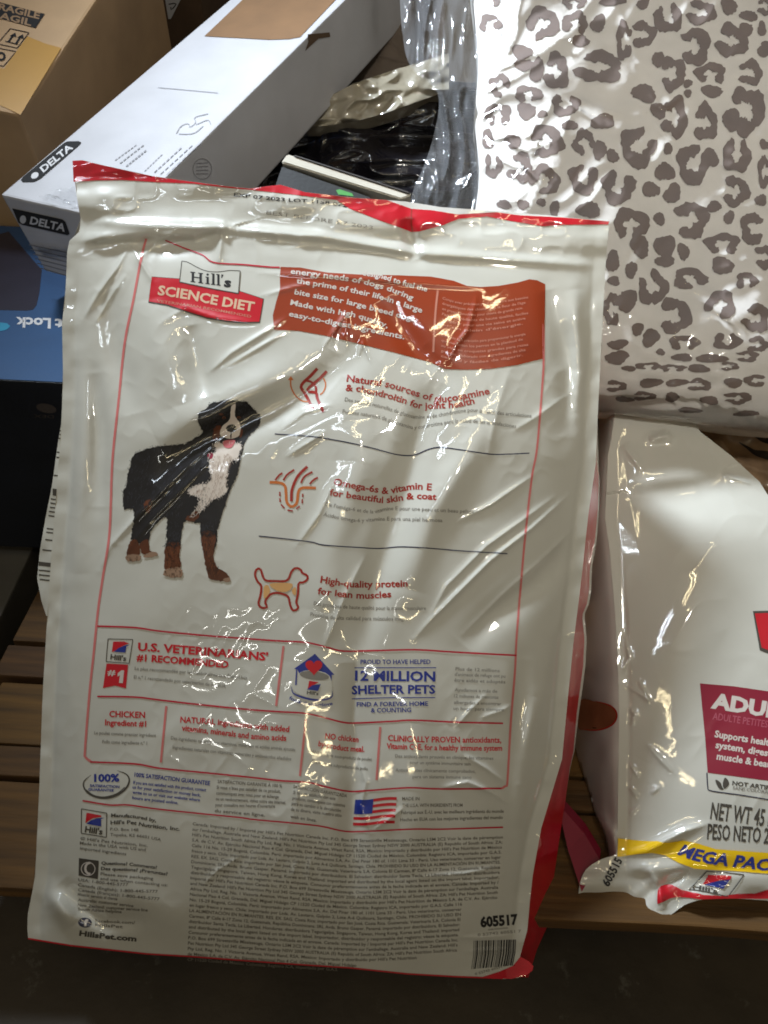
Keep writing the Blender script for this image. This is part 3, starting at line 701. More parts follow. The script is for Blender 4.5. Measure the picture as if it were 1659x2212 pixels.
# ------------------------------------------------------------------ the big dog food bag
BL = [(157, 347), (165, 420), (174, 470), (172, 500), (150, 520), (145, 545), (142, 620), (134, 700), (136, 800), (134, 880), (130, 960), (120, 1090), (112, 1180), (101, 1350), (92, 1500), (85, 1700), (76, 1890), (70, 1925), (60, 1975), (59, 2005), (61, 2029)]
BR = [(1316, 478), (1309, 560), (1304, 650), (1298, 760), (1291, 900), (1287, 1000), (1271, 1110), (1257, 1240), (1238, 1395), (1226, 1515), (1214, 1640), (1190, 1720), (1169, 1790), (1151, 1890), (1145, 1943), (1139, 2010), (1124, 2063), (1121, 2112)]
BT = [(157, 347), (179, 346), (219, 356), (328, 380), (419, 393), (492, 402), (539, 407), (580, 402), (606, 399), (659, 415), (764, 427), (836, 432), (889, 451), (932, 454), (990, 463), (1071, 458), (1124, 465), (1220, 470), (1316, 478)]
BB = [(61, 2029), (154, 2044), (319, 2062), (405, 2067), (603, 2082), (755, 2092), (879, 2105), (983, 2111), (1086, 2115), (1121, 2112)]
bly = np.array(BL); bry = np.array(BR)
def Lx(y): return np.interp(y, bly[:, 1], bly[:, 0])
def Rx(y): return np.interp(y, bry[:, 1], bry[:, 0])
LEAN = math.radians(38.6)
nb = np.array([0, -math.cos(LEAN), math.sin(LEAN)]); pbag = at(690, 1250, .642)
CREASES = [
 # sharp glints traced along the film
 ([(450, 805), (500, 762), (560, 725), (615, 690)], 7, .0046, 's'), ([(485, 795), (560, 750), (625, 712)], 6, .0032, 's'),
 ([(695, 755), (722, 715), (746, 680), (750, 740)], 6, .0032, 's'), ([(775, 770), (783, 742), (800, 780)], 5, .003, 's'),
 ([(215, 1235), (240, 1178), (300, 1112), (400, 1012), (470, 950)], 8, .0050, 's'), ([(275, 1190), (330, 1120), (440, 1010), (475, 975)], 7, .0038, 's'),
 ([(605, 930), (655, 892), (715, 875)], 6, .0036, 's'), ([(620, 985), (700, 935)], 6, .0034, 's'),
 ([(1228, 1070), (1150, 1140), (1060, 1210), (1000, 1270), (930, 1340), (895, 1380)], 8, .0052, 's'),
 ([(1150, 1028), (1060, 1090), (985, 1128)], 6, .0034, 's'), ([(1195, 1075), (1120, 1130), (1050, 1180), (965, 1265), (935, 1320)], 7, .0040, 's'),
 ([(1250, 1130), (1180, 1200), (1080, 1290), (1000, 1370)], 9, .0036, 's'),
 ([(1050, 1000), (1075, 880), (1100, 800)], 16, .003, 's'), ([(768, 1430), (765, 1500), (762, 1560), (778, 1650)], 8, -.0040, 's'),
 ([(775, 1640), (790, 1690), (780, 1740), (800, 1800)], 8, .0036, 's'), ([(700, 1400), (745, 1290), (790, 1200)], 9, .0034, 's'),
 ([(870, 1745), (840, 1770), (810, 1790)], 6, .0034, 's'), ([(960, 1700), (1010, 1690), (1060, 1710), (1095, 1735)], 6, .004, 's'),
 ([(985, 1570), (1020, 1530), (1050, 1500)], 6, .003, 's'), ([(1040, 1550), (1085, 1535), (1110, 1520)], 6, .003, 's'),
 ([(1000, 1630), (1050, 1660), (1090, 1690)], 6, .0034, 's'), ([(905, 1895), (1000, 1888), (1080, 1872)], 6, .0036, 's'), ([(950, 1905), (1030, 1905), (1085, 1890)], 6, .003, 's'),
 ([(985, 2025), (1040, 2025), (1125, 2020)], 6, .003, 's'), ([(1010, 2055), (1060, 2052), (1130, 2055)], 6, .003, 's'),
 ([(180, 690), (215, 630), (255, 575), (280, 530)], 9, .0055, 's'), ([(205, 700), (240, 640), (275, 590)], 7, .003, 's'),
 ([(970, 780), (985, 745), (1010, 715), (1025, 660), (1030, 640)], 7, .0036, 's'),
 ([(345, 700), (400, 665), (470, 688), (560, 700)], 9, .003, 's'), ([(1270, 700), (1265, 800), (1255, 830)], 7, .003, 's'), ([(1110, 930), (1160, 900), (1230, 850)], 9, .003, 's'),
 ([(640, 1180), (690, 1110), (720, 1040)], 9, .0036, 's'), ([(560, 640), (640, 620), (700, 610)], 6, .002, 's'),
 ([(640, 1700), (642, 1740)], 5, .002, 's'), ([(640, 1860), (632, 1900)], 5, .002, 's'), ([(670, 1850), (668, 1905)], 5, .002, 's'), ([(520, 1850), (470, 1880), (440, 1910)], 6, .002, 's'),
 # header: fold line under the seal, zip line
 ([(165, 478), (300, 485), (480, 492), (700, 512), (900, 545), (1100, 560), (1310, 575)], 11, .0045, 'g'),
 ([(160, 525), (280, 515), (420, 512), (500, 490)], 9, -.0060, 'st'), ([(485, 480), (478, 520), (472, 570)], 10, .006, 's'), ([(560, 590), (720, 597), (900, 612), (1040, 622)], 7, .0030, 's'),
 ([(880, 470), (885, 510), (905, 560)], 14, -.006, 'g'), ([(300, 560), (340, 520), (380, 500)], 9, .005, 's'), ([(330, 610), (300, 560), (285, 530)], 8, .004, 's'),
 # soft rolls
 ([(800, 740), (660, 850), (540, 910), (420, 970), (330, 1060)], 38, -.0080, 'g'), ([(640, 800), (520, 850), (430, 900), (330, 950)], 40, .0060, 'g'),
 ([(960, 815), (930, 870), (900, 960), (870, 1060), (820, 1230), (780, 1420)], 34, -.0085, 'g'), ([(1060, 900), (1000, 1000), (930, 1120), (880, 1280)], 34, .0065, 'g'),
 ([(760, 900), (780, 1000), (720, 1180), (690, 1330)], 40, .0050, 'g'), ([(230, 620), (250, 760), (290, 900)], 30, -.0060, 'g'), ([(330, 640), (350, 760), (390, 880)], 34, .0050, 'g'),
 ([(410, 700), (430, 800), (450, 860)], 22, -.0050, 'g'), ([(160, 760), (175, 900), (165, 1100), (170, 1250)], 26, .0060, 'g'), ([(205, 800), (215, 950), (215, 1100)], 18, -.0050, 'g'),
 ([(755, 1420), (770, 1600), (760, 1800), (770, 1950)], 30, -.0060, 'g'), ([(640, 1420), (650, 1650), (640, 1850)], 45, .0030, 'g'), ([(900, 1450), (900, 1700), (880, 1900)], 45, .0035, 'g'),
 ([(1130, 1420), (1120, 1560), (1130, 1700)], 20, -.0040, 'g'), ([(1160, 1500), (1130, 1620), (1120, 1800)], 18, .0040, 'g'), ([(1000, 1400), (1060, 1330), (1160, 1260), (1230, 1180)], 30, -.0055, 'g'),
 ([(130, 1900), (180, 1960), (230, 1990), (320, 1985)], 22, -.0070, 'g'), ([(80, 1930), (120, 1950), (160, 2000)], 20, .0080, 'g'), ([(420, 2010), (330, 1960), (260, 1900)], 40, .0030, 'g'),
 ([(1180, 620), (1200, 700), (1230, 800), (1220, 950)], 22, -.0045, 'g'), ([(1240, 620), (1255, 750), (1250, 900)], 18, .0040, 'g'), ([(830, 640), (860, 700), (900, 760), (950, 800)], 30, -.0040, 'g'),
]
def hb_main(x, y):
    eL = x - Lx(y); eR = Rx(y) - x; e = np.minimum(eL, eR)
    fin = sstep(20, 36, e)
    V = sint(y, [330, 520, 640, 900, 1300, 1800, 1960, 2060, 2120], [.0, .05, .35, .8, 1, 1, .8, .35, .1])
    h = .030 * V * fin * (1 - np.exp(-np.clip(e - 25, 0, 999) / 85)) + .012 * V * np.clip(np.sin(math.pi * np.clip(eL / (eL + eR), 0, 1)), 0, 1)
    inn = sstep(15, 60, e)
    for (pl, wd, am, kd) in CREASES:
        if kd == 's': wd, am = wd * .8, am * .76
        c = (pl, wd, am * (1.1 if kd == 'g' else 1), kd)
        h = h + crease(x, y, *c) * (inn * .9 + .1)
    # diagonal tension wrinkles and fine crumple
    wx = x + 38 * vnoise(x / 170, y / 150, 81) + 14 * vnoise(x / 60, y / 66, 82); wy = y + 38 * vnoise(x / 150, y / 190, 83) + 14 * vnoise(x / 70, y / 58, 84)
    a, b = (wx + wy) / 1.414, (wx - wy) / 1.414
    msk = sstep(560, 760, y)
    h = h + inn * (.0011 * vnoise(a / 100, b / 320, 41) * msk + .0012 * vnoise(wx / 190, wy / 190, 43))
    h = h + .0010 * (1 - inn) * vnoise(x / 40, y / 35, 44) + .0002 * ridged(x / 33 + y / 50, y / 40 - x / 70, 45) * sstep(-.1, .5, vnoise(x / 150, y / 150, 46)) * inn
    hd = 1 - sstep(500, 600, y)
    h = h + hd * (.0028 * vnoise(x / 140, y / 45, 47) + .0006 * ridged(x / 44, y / 26, 48) * inn)
    return h
SB = Surf(pbag, nb, (40, 330, 1330, 2130), hb_main, 2.5)
base = np.array([-.07, .30, .1425])
bag = thing('dog_food_bag', 'tall glossy white dog food bag with a big standing dog printed on it', 'bag', base)
sheet('front_panel', SB, BL, BR, BT, BB, 440, 680, M['film'], bag)
# rear panel, side gussets, base
TH = .115
def rear_h(x, y):
    V = np.interp(y, [330, 560, 800, 1900, 2030, 2120], [.001, .012, TH, TH, TH * .75, TH * .55])
    return V
def rear_pos(P):
    P = np.asarray(P, float); f = SB.pos(P[:, 0], P[:, 1]); w0 = np.array([.0, 0, 0])
    t = rear_h(P[:, 0], P[:, 1])
    flat = f - nb * ((f - pbag) @ nb)[:, None]
    return flat - nb * t[:, None]
G = coons(BL, BR, BT, BB, 24, 40)
mid = G.mean(1, keepdims=True); Gi = mid + (G - mid) * .985; Gi[0] = G[0]
Rr = rear_pos(Gi.reshape(-1, 2)).reshape(Gi.shape[0], Gi.shape[1], 3)
Rr[..., 2] = np.maximum(Rr[..., 2], .1425 + .003)
Fpos = SB.pos(G[..., 0].ravel(), G[..., 1].ravel()).reshape(Rr.shape)
mesh_obj('rear_panel', Rr.reshape(-1, 3), grid_faces(24, 40)[:, ::-1], M['film_side'], bag)
def strip(name, P0, P1, ncol, mat, wob, sd, bow=None):
    rows = []
    for i in range(len(P0)):
        t = np.linspace(0, 1, ncol)[:, None]; r_ = P0[i] * (1 - t) + P1[i] * t
        if bow is not None: r_ = r_ + np.sin(math.pi * t) * bow[i]
        r_ = r_ + nb * (wob * vnoise(np.arange(ncol) * .7 + 3, np.full(ncol, i * .35), sd) * np.sin(math.pi * t[:, 0]))[:, None]
        rows.append(r_)
    return loft(name, np.array(rows), mat, bag)
strip('side_gusset', Fpos[:, 0], Rr[:, 0], 8, M['film_side'], .004, 3)
# right gusset shows as a red strip bulging past the seam
OUT = [(1316, 478), (1309, 560), (1304, 650), (1299, 760), (1292, 900), (1290, 1010), (1292, 1034), (1290, 1100), (1284, 1166), (1273, 1225), (1271, 1277), (1266, 1305), (1256, 1329), (1261, 1381), (1258, 1440), (1245, 1537), (1237, 1624), (1229, 1660), (1220, 1728), (1206, 1819), (1193, 1910), (1181, 2001), (1158, 2052), (1140, 2112)]
n = 160
E0 = resample(BR, n); Oy = np.array(OUT); E1 = np.c_[np.interp(E0[:, 1], Oy[:, 1], Oy[:, 0]), E0[:, 1]]
P0 = SB.pos(E0[:, 0], E0[:, 1], -.0006)
dep0 = (P0 - CAM) @ fwd
P1 = at(E1[:, 0] + np.interp(E1[:, 1], [950, 1010], [-5, 1.5]), E1[:, 1], dep0 + np.interp(E0[:, 1], [480, 1000, 1300, 2000, 2112], [.002, .02, .035, .045, .02]))
strip('red_side_gusset', P0 - nb * .0008, P1, 9, M['red'], .0008, 6)
P2 = P1 - nb * .012 + np.array([.0012, 0, 0]); 
fin2 = at(E1[:, 0] + np.interp(E1[:, 1], [900, 1000, 1200, 1500, 1700, 1900], [0, 4, 7, 8, 3, 0]), E1[:, 1], (P1 - CAM) @ fwd + .004)
strip('rear_seam', P1 - nb * .0008, fin2 - nb * .002, 3, M['film_side'], .0, 6)
Rend = Rr[:, -1]; Rj = np.array([np.interp(np.linspace(0, 1, n), np.linspace(0, 1, len(Rend)), Rend[:, c]) for c in range(3)]).T
strip('rear_side_gusset', fin2 - nb * .0025, Rj, 6, M['red'], .003, 7)
loft('bag_base', np.array([Fpos[-1] - nb * .0012, Fpos[-1] * .5 + Rr[-1] * .5 + np.array([0, 0, .006]), Rr[-1]]), M['red'], bag)
# white rear edge showing above the seal on the right
WB = [(780, 428), (817, 427), (880, 432), (956, 444), (1040, 450), (1100, 454), (1200, 463), (1316, 475)]
WBl = [(780, 431), (817, 434), (880, 455), (956, 464), (1040, 468), (1100, 472), (1200, 476), (1316, 480)]
a = SB.pos(*resample(WB, 40).T) - nb * .004; b = SB.pos(*resample(WBl, 40).T) - nb * .003
loft('rear_top_edge', np.array([a, (a + b) / 2, b]), M['film_side'], bag)

def ink(layer=0): return Ink(SB, layer)
def put(name, mat, i, parent=bag, each=False): return (i.build_each if each else i.build)(name, M[mat], parent)
# red band along the top seal with its folded wedge
low = [(159, 393), (208, 390), (262, 389), (342, 394), (419, 397), (473, 404), (548, 411), (644, 422), (726, 432), (755, 451), (817, 475), (889, 501), (906, 500), (956, 487), (990, 473), (1052, 468), (1100, 477), (1172, 489), (1220, 486), (1314, 485)]
i = ink(); i.poly([(x, y + .5) for x, y in BT] + low[::-1]); put('red_top_band', 'red', i)
i = ink(1); i.stroke([(889, 452), (889, 480), (892, 501)], 3); put('band_fold_line', 'brick', i)
i = ink(); i.poly([(1124, 2066), (1142, 2076), (1152, 2086), (1150, 2096), (1135, 2107), (1105, 2114), (1036, 2112), (1080, 2098), (1108, 2086)]); put('red_corner_fold', 'red', i)
i = ink(); i.poly([(x, y - .5) for x, y in BB[:-1]] + [(x, y - 3.5) for x, y in BB[:-1]][::-1]); put('red_bottom_edge', 'red', i)
i = ink(); i.text('EXP 07 2023 LOT 1158 0726', [(505, 424), (600, 434), (700, 441), (760, 450)], 7.5, .02); put('date_stamp', 'black', i)
i = ink(); i.text('BEST BEFORE 07 2023', [(575, 463), (690, 478), (805, 496)], 8, .0); put('lot_stamp', 'grey', i)

# frame lines
i = ink()
i.stroke([(316, 515), (305, 560), (288, 650), (270, 740), (255, 880), (243, 1000), (237, 1150), (222, 1250), (212, 1320), (203, 1410), (194, 1495), (184, 1622), (186, 1636), (197, 1645)], 5.2)
i.stroke([(1174, 700), (1174, 776), (1172, 822), (1160, 966), (1149, 1028), (1137, 1132), (1129, 1214), (1116, 1371), (1112, 1450), (1103, 1560), (1096, 1685), (1092, 1697), (1083, 1703)], 4.6)
put('frame_line', 'pink', i, each=True)
i = ink(1)
i.stroke(zG([(680, 520), (780, 565), (900, 610), (970, 655), (1150, 668), (1300, 682), (1360, 684)]), 3.2)
i.stroke(zB([(155, 120), (420, 130), (600, 155), (900, 185), (1250, 212)]) + zC([(0, 195), (170, 205), (300, 235), (400, 258), (600, 255), (850, 250), (1100, 265), (1475, 285)]), 3.6)
i.stroke(zB([(155, 630), (430, 635), (600, 655), (900, 690), (1250, 725)]) + zC([(0, 635), (160, 645), (280, 672), (400, 702), (480, 705), (700, 695), (830, 688), (1100, 700), (1390, 707)]), 3.6)
i.stroke(zB([(105, 1105), (430, 1120), (600, 1150), (900, 1180), (1250, 1215)]) + zC([(0, 1063), (180, 1075), (280, 1100), (430, 1130), (560, 1125), (800, 1108), (1000, 1115), (1380, 1112)]), 3.6)
i.stroke(zD([(375, 252), (550, 280), (670, 280), (850, 305), (1100, 332), (1400, 362)]) + zE([(0, 300), (200, 318), (350, 335), (480, 362), (620, 360), (830, 350), (1000, 350), (1300, 340)]), 3.2)
put('rule_line', 'redline', i, each=True)
i = ink()
for a_, b_ in [(zB([(1505, 265)]), zB([(1452, 700)])), (zB([(655, 700)]), zB([(615, 1110)])), (zC([(165, 680)]), zC([(128, 1035)])), (zC([(628, 730)]), zC([(605, 1060)]))]: i.stroke([a_[0], b_[0]], 5, n=12)
put('column_line', 'pink', i, each=True)

# brand badge
i = ink(); i.poly(zG([(600, 738), (770, 750), (1120, 822), (1267, 870), (1243, 1014), (1160, 1016), (1050, 1008), (930, 988), (800, 948), (690, 912), (580, 894)])); bad = put('badge_border', 'dgrey', i)
i = ink(1); i.poly(zG([(600, 742), (770, 753), (1120, 826), (1262, 873), (1239, 1006), (1160, 1008), (1050, 1000), (930, 980), (800, 940), (690, 904), (584, 887)])); put('badge_red', 'red', i, bad)
i = ink(2); i.poly(zG([(780, 648), (815, 655), (870, 685), (930, 708), (1000, 712), (1060, 704), (1126, 706), (1116, 840), (940, 808), (766, 772)])); put('badge_plate', 'film', i, bad)
i = ink(3); i.stroke(zG([(780, 648), (815, 655), (870, 685), (930, 708), (1000, 712), (1060, 704), (1126, 706)]), 1.6)
for q in [[(1126, 706), (1116, 840)], [(1116, 840), (940, 808), (766, 772)], [(766, 772), (780, 648)]]: i.stroke(zG(q), 2)
put('plate_border', 'dgrey', i, bad)
i = ink(3); sl = lambda x: 772 + (x - 830) * .13
def bar(x, wd, y0, y1): i.poly(zG([(x, sl(x) - y1), (x + wd, sl(x + wd) - y1), (x + wd, sl(x + wd) - y0), (x, sl(x) - y0)]), 9)
for x in (838, 884): bar(x, 15, 0, 62); bar(x - 7, 29, 0, 6); bar(x - 7, 29, 56, 62)
bar(850, 36, 28, 35)
bar(926, 14, 0, 44); bar(920, 26, 0, 6); bar(920, 20, 38, 44); i.poly(zG(ell(933, sl(933) - 57, 8, 7, 0, 10)), 9)
for x in (960, 990): bar(x, 14, 0, 68); bar(x - 6, 26, 0, 6); bar(x - 6, 18, 62, 68)
i.poly(zG([(1014, sl(1014) - 70), (1028, sl(1028) - 68), (1018, sl(1018) - 46), (1013, sl(1013) - 48)]), 9)
i.text('s', zG([(1028, sl(1028)), (1070, sl(1070))]), 20, .045)
put('badge_name', 'black', i, bad)
i = ink(2); i.text('SCIENCE DIET', zG([(635, 846), (810, 872), (1000, 910), (1205, 946)]), 20, .03); put('badge_lettering', 'gold', i, bad)
i = ink(2); i.text('VETERINARIAN RECOMMENDED', zG([(630, 890), (900, 930), (1190, 984)]), 5.5, .01); put('badge_small_lettering', 'rose', i, bad)

# rust panel
pan = zH([(120, 402), (210, 405), (330, 428), (480, 437), (650, 440), (800, 446), (900, 465), (960, 488), (1020, 493), (1100, 488), (1190, 472), (1240, 458), (1275, 462), (1312, 480), (1310, 620), (1303, 815), (1180, 845), (1060, 862), (960, 865), (860, 862), (790, 830), (640, 790), (470, 748), (320, 712), (200, 690), (90, 685), (85, 620), (100, 560), (118, 500), (117, 450)])
i = ink(); i.poly(pan); rp_ = put('rust_panel', 'orange', i)
i = ink(2)
for st, pth in [('designed to fuel the', [(930, 112), (1100, 140), (1300, 200), (1560, 272)]), ('energy needs of dogs during', [(232, 95), (520, 130), (880, 182), (1180, 262), (1420, 356)]), ('the prime of their life-in a large', [(290, 188), (700, 254), (1130, 352), (1510, 478)]),
                ('bite size for large breed dogs.', [(270, 295), (740, 384), (1000, 448), (1460, 566)]), ('Made with high quality,', [(230, 398), (670, 488), (880, 526), (1175, 625)]), ('easy-to-digest ingredients.', [(215, 508), (570, 580), (850, 632), (1340, 736)])]: i.text(st, zP(pth), 11.5, .02)
put('panel_text', 'palewhite', i, rp_, each=True)
i = ink(2)
PL = ["Conçu avec précision pour répondre aux besoins", "énergétiques des chiens dans la fleur de l'âge", "en grosses bouchées pour chiens de grande race.", "Fait d'ingrédients de haute qualité, faciles", "à digérer pour une vie saine et active", "et un plein d'énergie.", None, "Diseñado con precisión para proporcionar la energía", "que necesitan los perros en la plenitud de", "su vida en croquetas grandes para razas", "grandes. Elaborado con ingredientes de alta", "calidad y fáciles de digerir."]
for q, st in enumerate(PL):
    if st:
        y = 548 + q * 23.6; i.text(st, zH([(848 - q * .6, y), (930, y + 22), (1010, y + 27), (1120, y + 14), (1235 - (q % 3) * 12, y - 4)]), 5.2, .015)
put('panel_small_text', 'rose', i, rp_, each=True)
i = ink(2); i.stroke(zH([(828, 508), (818, 600), (812, 700), (808, 786)]), 4.4); put('panel_divider', 'rose', i, rp_)

# the dog
BODY = [(1060, 175), (1180, 172), (1262, 178), (1300, 215), (1345, 262), (1388, 298), (1385, 360), (1365, 400), (1325, 440), (1275, 495), (1245, 545), (1232, 600), (1210, 690), (1190, 800), (1140, 910), (1100, 1000), (1070, 1110), (1040, 1180), (1010, 1300), (1000, 1420), (980, 1480), (890, 1500), (868, 1380), (860, 1240), (820, 1235), (740, 1215), (715, 1230), (700, 1330), (685, 1430), (560, 1440), (570, 1300), (575, 1200), (550, 1180), (480, 1240), (430, 1310), (410, 1400), (330, 1420), (300, 1380), (260, 1380), (275, 1250), (290, 1180), (275, 1110), (195, 1115), (190, 1050), (190, 960), (215, 920), (235, 800), (260, 690), (300, 630), (400, 590), (470, 570), (600, 560), (720, 550), (800, 500), (870, 460), (885, 440), (850, 390), (835, 330), (850, 280), (900, 250), (960, 195)]
i = ink(1); i.poly(jag(zDog(BODY), .9, 4, 1)); dog = put('dog_picture', 'fur', i)
def dogpart(name, mat, polys, layer=2, j=.7, sm=True):
    i = ink(layer)
    for q, pl in enumerate(polys):
        P_ = smooth(zDog(pl), 4, True) if sm else zDog(pl)
        i.poly(jag(P_, j, 4, q + 3), 9)
    put(name, mat, i, dog, True)
dogpart('dog_brown_leg', 'fur2', [[(560, 1432), (625, 1400), (690, 1420), (680, 1520), (692, 1630), (560, 1645), (552, 1540)], [(870, 1340), (910, 1305), (992, 1330), (985, 1440), (980, 1550), (1010, 1620), (1060, 1655), (1105, 1690), (1115, 1730), (1090, 1745), (960, 1730), (925, 1690), (905, 1600), (885, 1480)],
        [(250, 1400), (300, 1380), (330, 1420), (340, 1500), (300, 1518), (222, 1518)], [(335, 1420), (405, 1380), (420, 1470), (440, 1495), (370, 1510), (350, 1490)], [(380, 1050), (430, 1040), (440, 1090), (410, 1150), (380, 1120)], [(740, 1190), (830, 1130), (850, 1180), (800, 1225), (740, 1215)]])
dogpart('dog_paw', 'fur4', [[(540, 1670), (570, 1640), (640, 1620), (700, 1640), (705, 1700), (640, 1715), (560, 1700)], [(210, 1535), (250, 1512), (330, 1512), (350, 1530), (330, 1565), (240, 1572)], [(370, 1520), (440, 1488), (490, 1495), (482, 1525), (380, 1540)], [(1060, 1725), (1115, 1712), (1114, 1745), (1070, 1748)]], 3)
dogpart('dog_chest', 'fur3', [[(975, 560), (1010, 528), (1060, 545), (1160, 545), (1215, 540), (1228, 580), (1205, 620), (1195, 690), (1110, 710), (1105, 790), (1090, 880), (1100, 960), (1040, 1010), (960, 1040), (900, 1110), (830, 1165), (770, 1190), (840, 1090), (860, 1020), (760, 990), (755, 950), (830, 905), (920, 890), (965, 850), (945, 790), (935, 700), (945, 640), (1000, 610)]], 2, 1.0, False)
dogpart('dog_blaze', 'fur3', [[(1150, 200), (1168, 205), (1160, 300), (1200, 360), (1215, 420), (1200, 480), (1150, 505), (1090, 500), (1040, 480), (1035, 430), (1060, 380), (1110, 340), (1125, 270), (1130, 220)]], 3, .4)
dogpart('dog_brown_cheek', 'fur2', [[(985, 400), (1030, 385), (1045, 410), (1030, 480), (1010, 520), (970, 515), (975, 450)], [(1215, 420), (1235, 430), (1225, 480), (1205, 500)], [(1020, 285), (1045, 275), (1065, 290), (1040, 300)]], 2)
dogpart('dog_nose', 'black', [[(1088, 395), (1130, 375), (1170, 388), (1175, 425), (1150, 447), (1105, 442), (1085, 418)], [(1060, 500), (1130, 512), (1195, 498), (1200, 508), (1130, 528), (1062, 512)], [(1126, 440), (1134, 440), (1135, 505), (1126, 505)]], 4, .2)
dogpart('dog_tongue', 'tongue', [[(1060, 540), (1080, 522), (1160, 518), (1165, 540), (1140, 580), (1105, 592), (1070, 575)]], 5, .2)
dogpart('dog_collar', 'maroon', [[(925, 640), (975, 632), (965, 680), (930, 672)]], 3, .3)

def inside(p, poly):
    x, y = p; c = False; j = len(poly) - 1
    for q in range(len(poly)):
        (xi, yi), (xj, yj) = poly[q], poly[j]
        if (yi > y) != (yj > y) and x < (xj - xi) * (y - yi) / (yj - yi) + xi: c = not c
        j = q
    return c
M['hair1'] = film('dog sheen ink', lin(58, 58, 66)); M['hair2'] = film('dog tan hair ink', lin(128, 76, 44)); M['hair3'] = film('dog shaded white ink', lin(168, 146, 132)); M['hair4'] = film('dog umber ink', lin(48, 27, 17))
def hairs(name, mat, poly, cnt, ang, ln, layer, sd, wd=1.0):
    r = np.random.RandomState(sd); P = np.array(poly); i = ink(layer); k = 0
    while k < cnt:
        p = P.min(0) + r.rand(2) * (P.max(0) - P.min(0))
        if not inside(p, poly): continue
        k += 1; a = math.radians(ang + r.randn() * 22); L_ = ln * (.5 + r.rand()); q = np.array([math.cos(a), math.sin(a)]) * L_; nn = np.array([-q[1], q[0]]) / L_ * wd
        p = np.array(zDog([p])[0]); i.add([p + nn * .5, p - nn * .5, p + q * .25], [(0, 1, 2)])
    o = put(name, mat, i, dog); o['kind'] = 'stuff'
hairs('coat_hair', 'hair1', [(300, 640), (470, 580), (720, 560), (880, 470), (960, 560), (930, 800), (880, 880), (740, 960), (700, 1180), (300, 1150), (220, 1080), (250, 750)], 330, 105, 34, 2, 1)
hairs('head_hair', 'hair1', [(960, 205), (1060, 185), (1120, 185), (1110, 330), (1030, 380), (960, 430), (870, 390), (860, 300)], 90, 110, 26, 2, 2); hairs('head_hair', 'hair1', [(1180, 185), (1260, 190), (1370, 310), (1360, 380), (1260, 480), (1230, 400), (1180, 300)], 90, 75, 26, 2, 3)
hairs('leg_hair', 'hair4', [(565, 1440), (685, 1430), (685, 1620), (565, 1630)], 70, 95, 30, 4, 4); hairs('leg_hair', 'hair4', [(880, 1345), (985, 1340), (980, 1550), (1060, 1660), (960, 1715), (910, 1600)], 90, 85, 30, 4, 5); hairs('leg_hair', 'hair2', [(570, 1440), (680, 1430), (680, 1620), (570, 1630)], 45, 95, 26, 4, 6); hairs('leg_hair', 'hair2', [(890, 1350), (980, 1345), (975, 1550), (1050, 1660), (960, 1710)], 55, 85, 26, 4, 7)
hairs('leg_hair', 'hair1', [(575, 1220), (700, 1230), (690, 1400), (565, 1420)], 50, 92, 26, 3, 8); hairs('leg_hair', 'hair1', [(870, 1250), (1010, 1200), (990, 1320), (880, 1330)], 45, 92, 26, 3, 9)
hairs('chest_hair', 'hair3', [(960, 660), (1190, 620), (1100, 800), (1090, 950), (960, 1030), (860, 1010), (800, 970), (940, 880)], 130, 100, 34, 4, 10); hairs('chest_edge', 'fur', [(900, 900), (1000, 1040), (900, 1110), (780, 1180), (840, 1060)], 50, 110, 26, 4, 11)
CHEST = [(975, 560), (1010, 528), (1060, 545), (1160, 545), (1215, 540), (1228, 580), (1205, 620), (1195, 690), (1110, 710), (1105, 790), (1090, 880), (1100, 960), (1040, 1010), (960, 1040), (900, 1110), (830, 1165), (770, 1190), (840, 1090), (860, 1020), (760, 990), (755, 950), (830, 905), (920, 890), (965, 850), (945, 790), (935, 700), (945, 640), (1000, 610)]
def edge_hairs(name, mat, poly, cnt, ang, ln, layer, sd, wd=1.1):
    r = np.random.RandomState(sd); C = resample(np.array(poly + [poly[0]], float), cnt); i = ink(layer)
    for p in C:
        a = math.radians(ang + r.randn() * 35); L_ = ln * (.5 + r.rand()); q = np.array([math.cos(a), math.sin(a)]) * L_; nn = np.array([-q[1], q[0]]) / L_ * wd
        p = np.array(zDog([p - q * .4 + r.randn(2) * 4])[0]); i.add([p + nn * .6, p - nn * .6, p + q * .25], [(0, 1, 2)])
    o = put(name, mat, i, dog); o['kind'] = 'stuff'
edge_hairs('chest_edge', 'fur', CHEST, 110, 95, 34, 4, 21); edge_hairs('chest_edge', 'fur3', CHEST, 90, 100, 34, 5, 22)
edge_hairs('coat_edge', 'fur', BODY, 260, 105, 22, 2, 23, .9)
edge_hairs('leg_edge', 'fur', [(560, 1432), (625, 1405), (690, 1420), (640, 1440)], 40, 92, 40, 4, 24); edge_hairs('leg_edge', 'fur', [(870, 1340), (910, 1310), (992, 1330), (930, 1350)], 40, 92, 44, 4, 25)
hairs('paw_toe', 'hair4', [(555, 1650), (700, 1650), (700, 1705), (560, 1700)], 14, 92, 30, 5, 12, 1.4); hairs('paw_toe', 'hair4', [(225, 1520), (340, 1520), (330, 1562), (240, 1565)], 12, 92, 22, 5, 13, 1.3)
i = ink(3)
for c in ((1065, 318), (1195, 316)): i.poly(zDog(ell(c[0], c[1], 15, 11, 0, 12)))
put('dog_eye', 'hair2', i, dog, True)
i = ink(4)
for c in ((1066, 319), (1195, 317)): i.poly(zDog(ell(c[0], c[1], 9, 8, 0, 10)))
put('dog_pupil', 'black', i, dog, True)

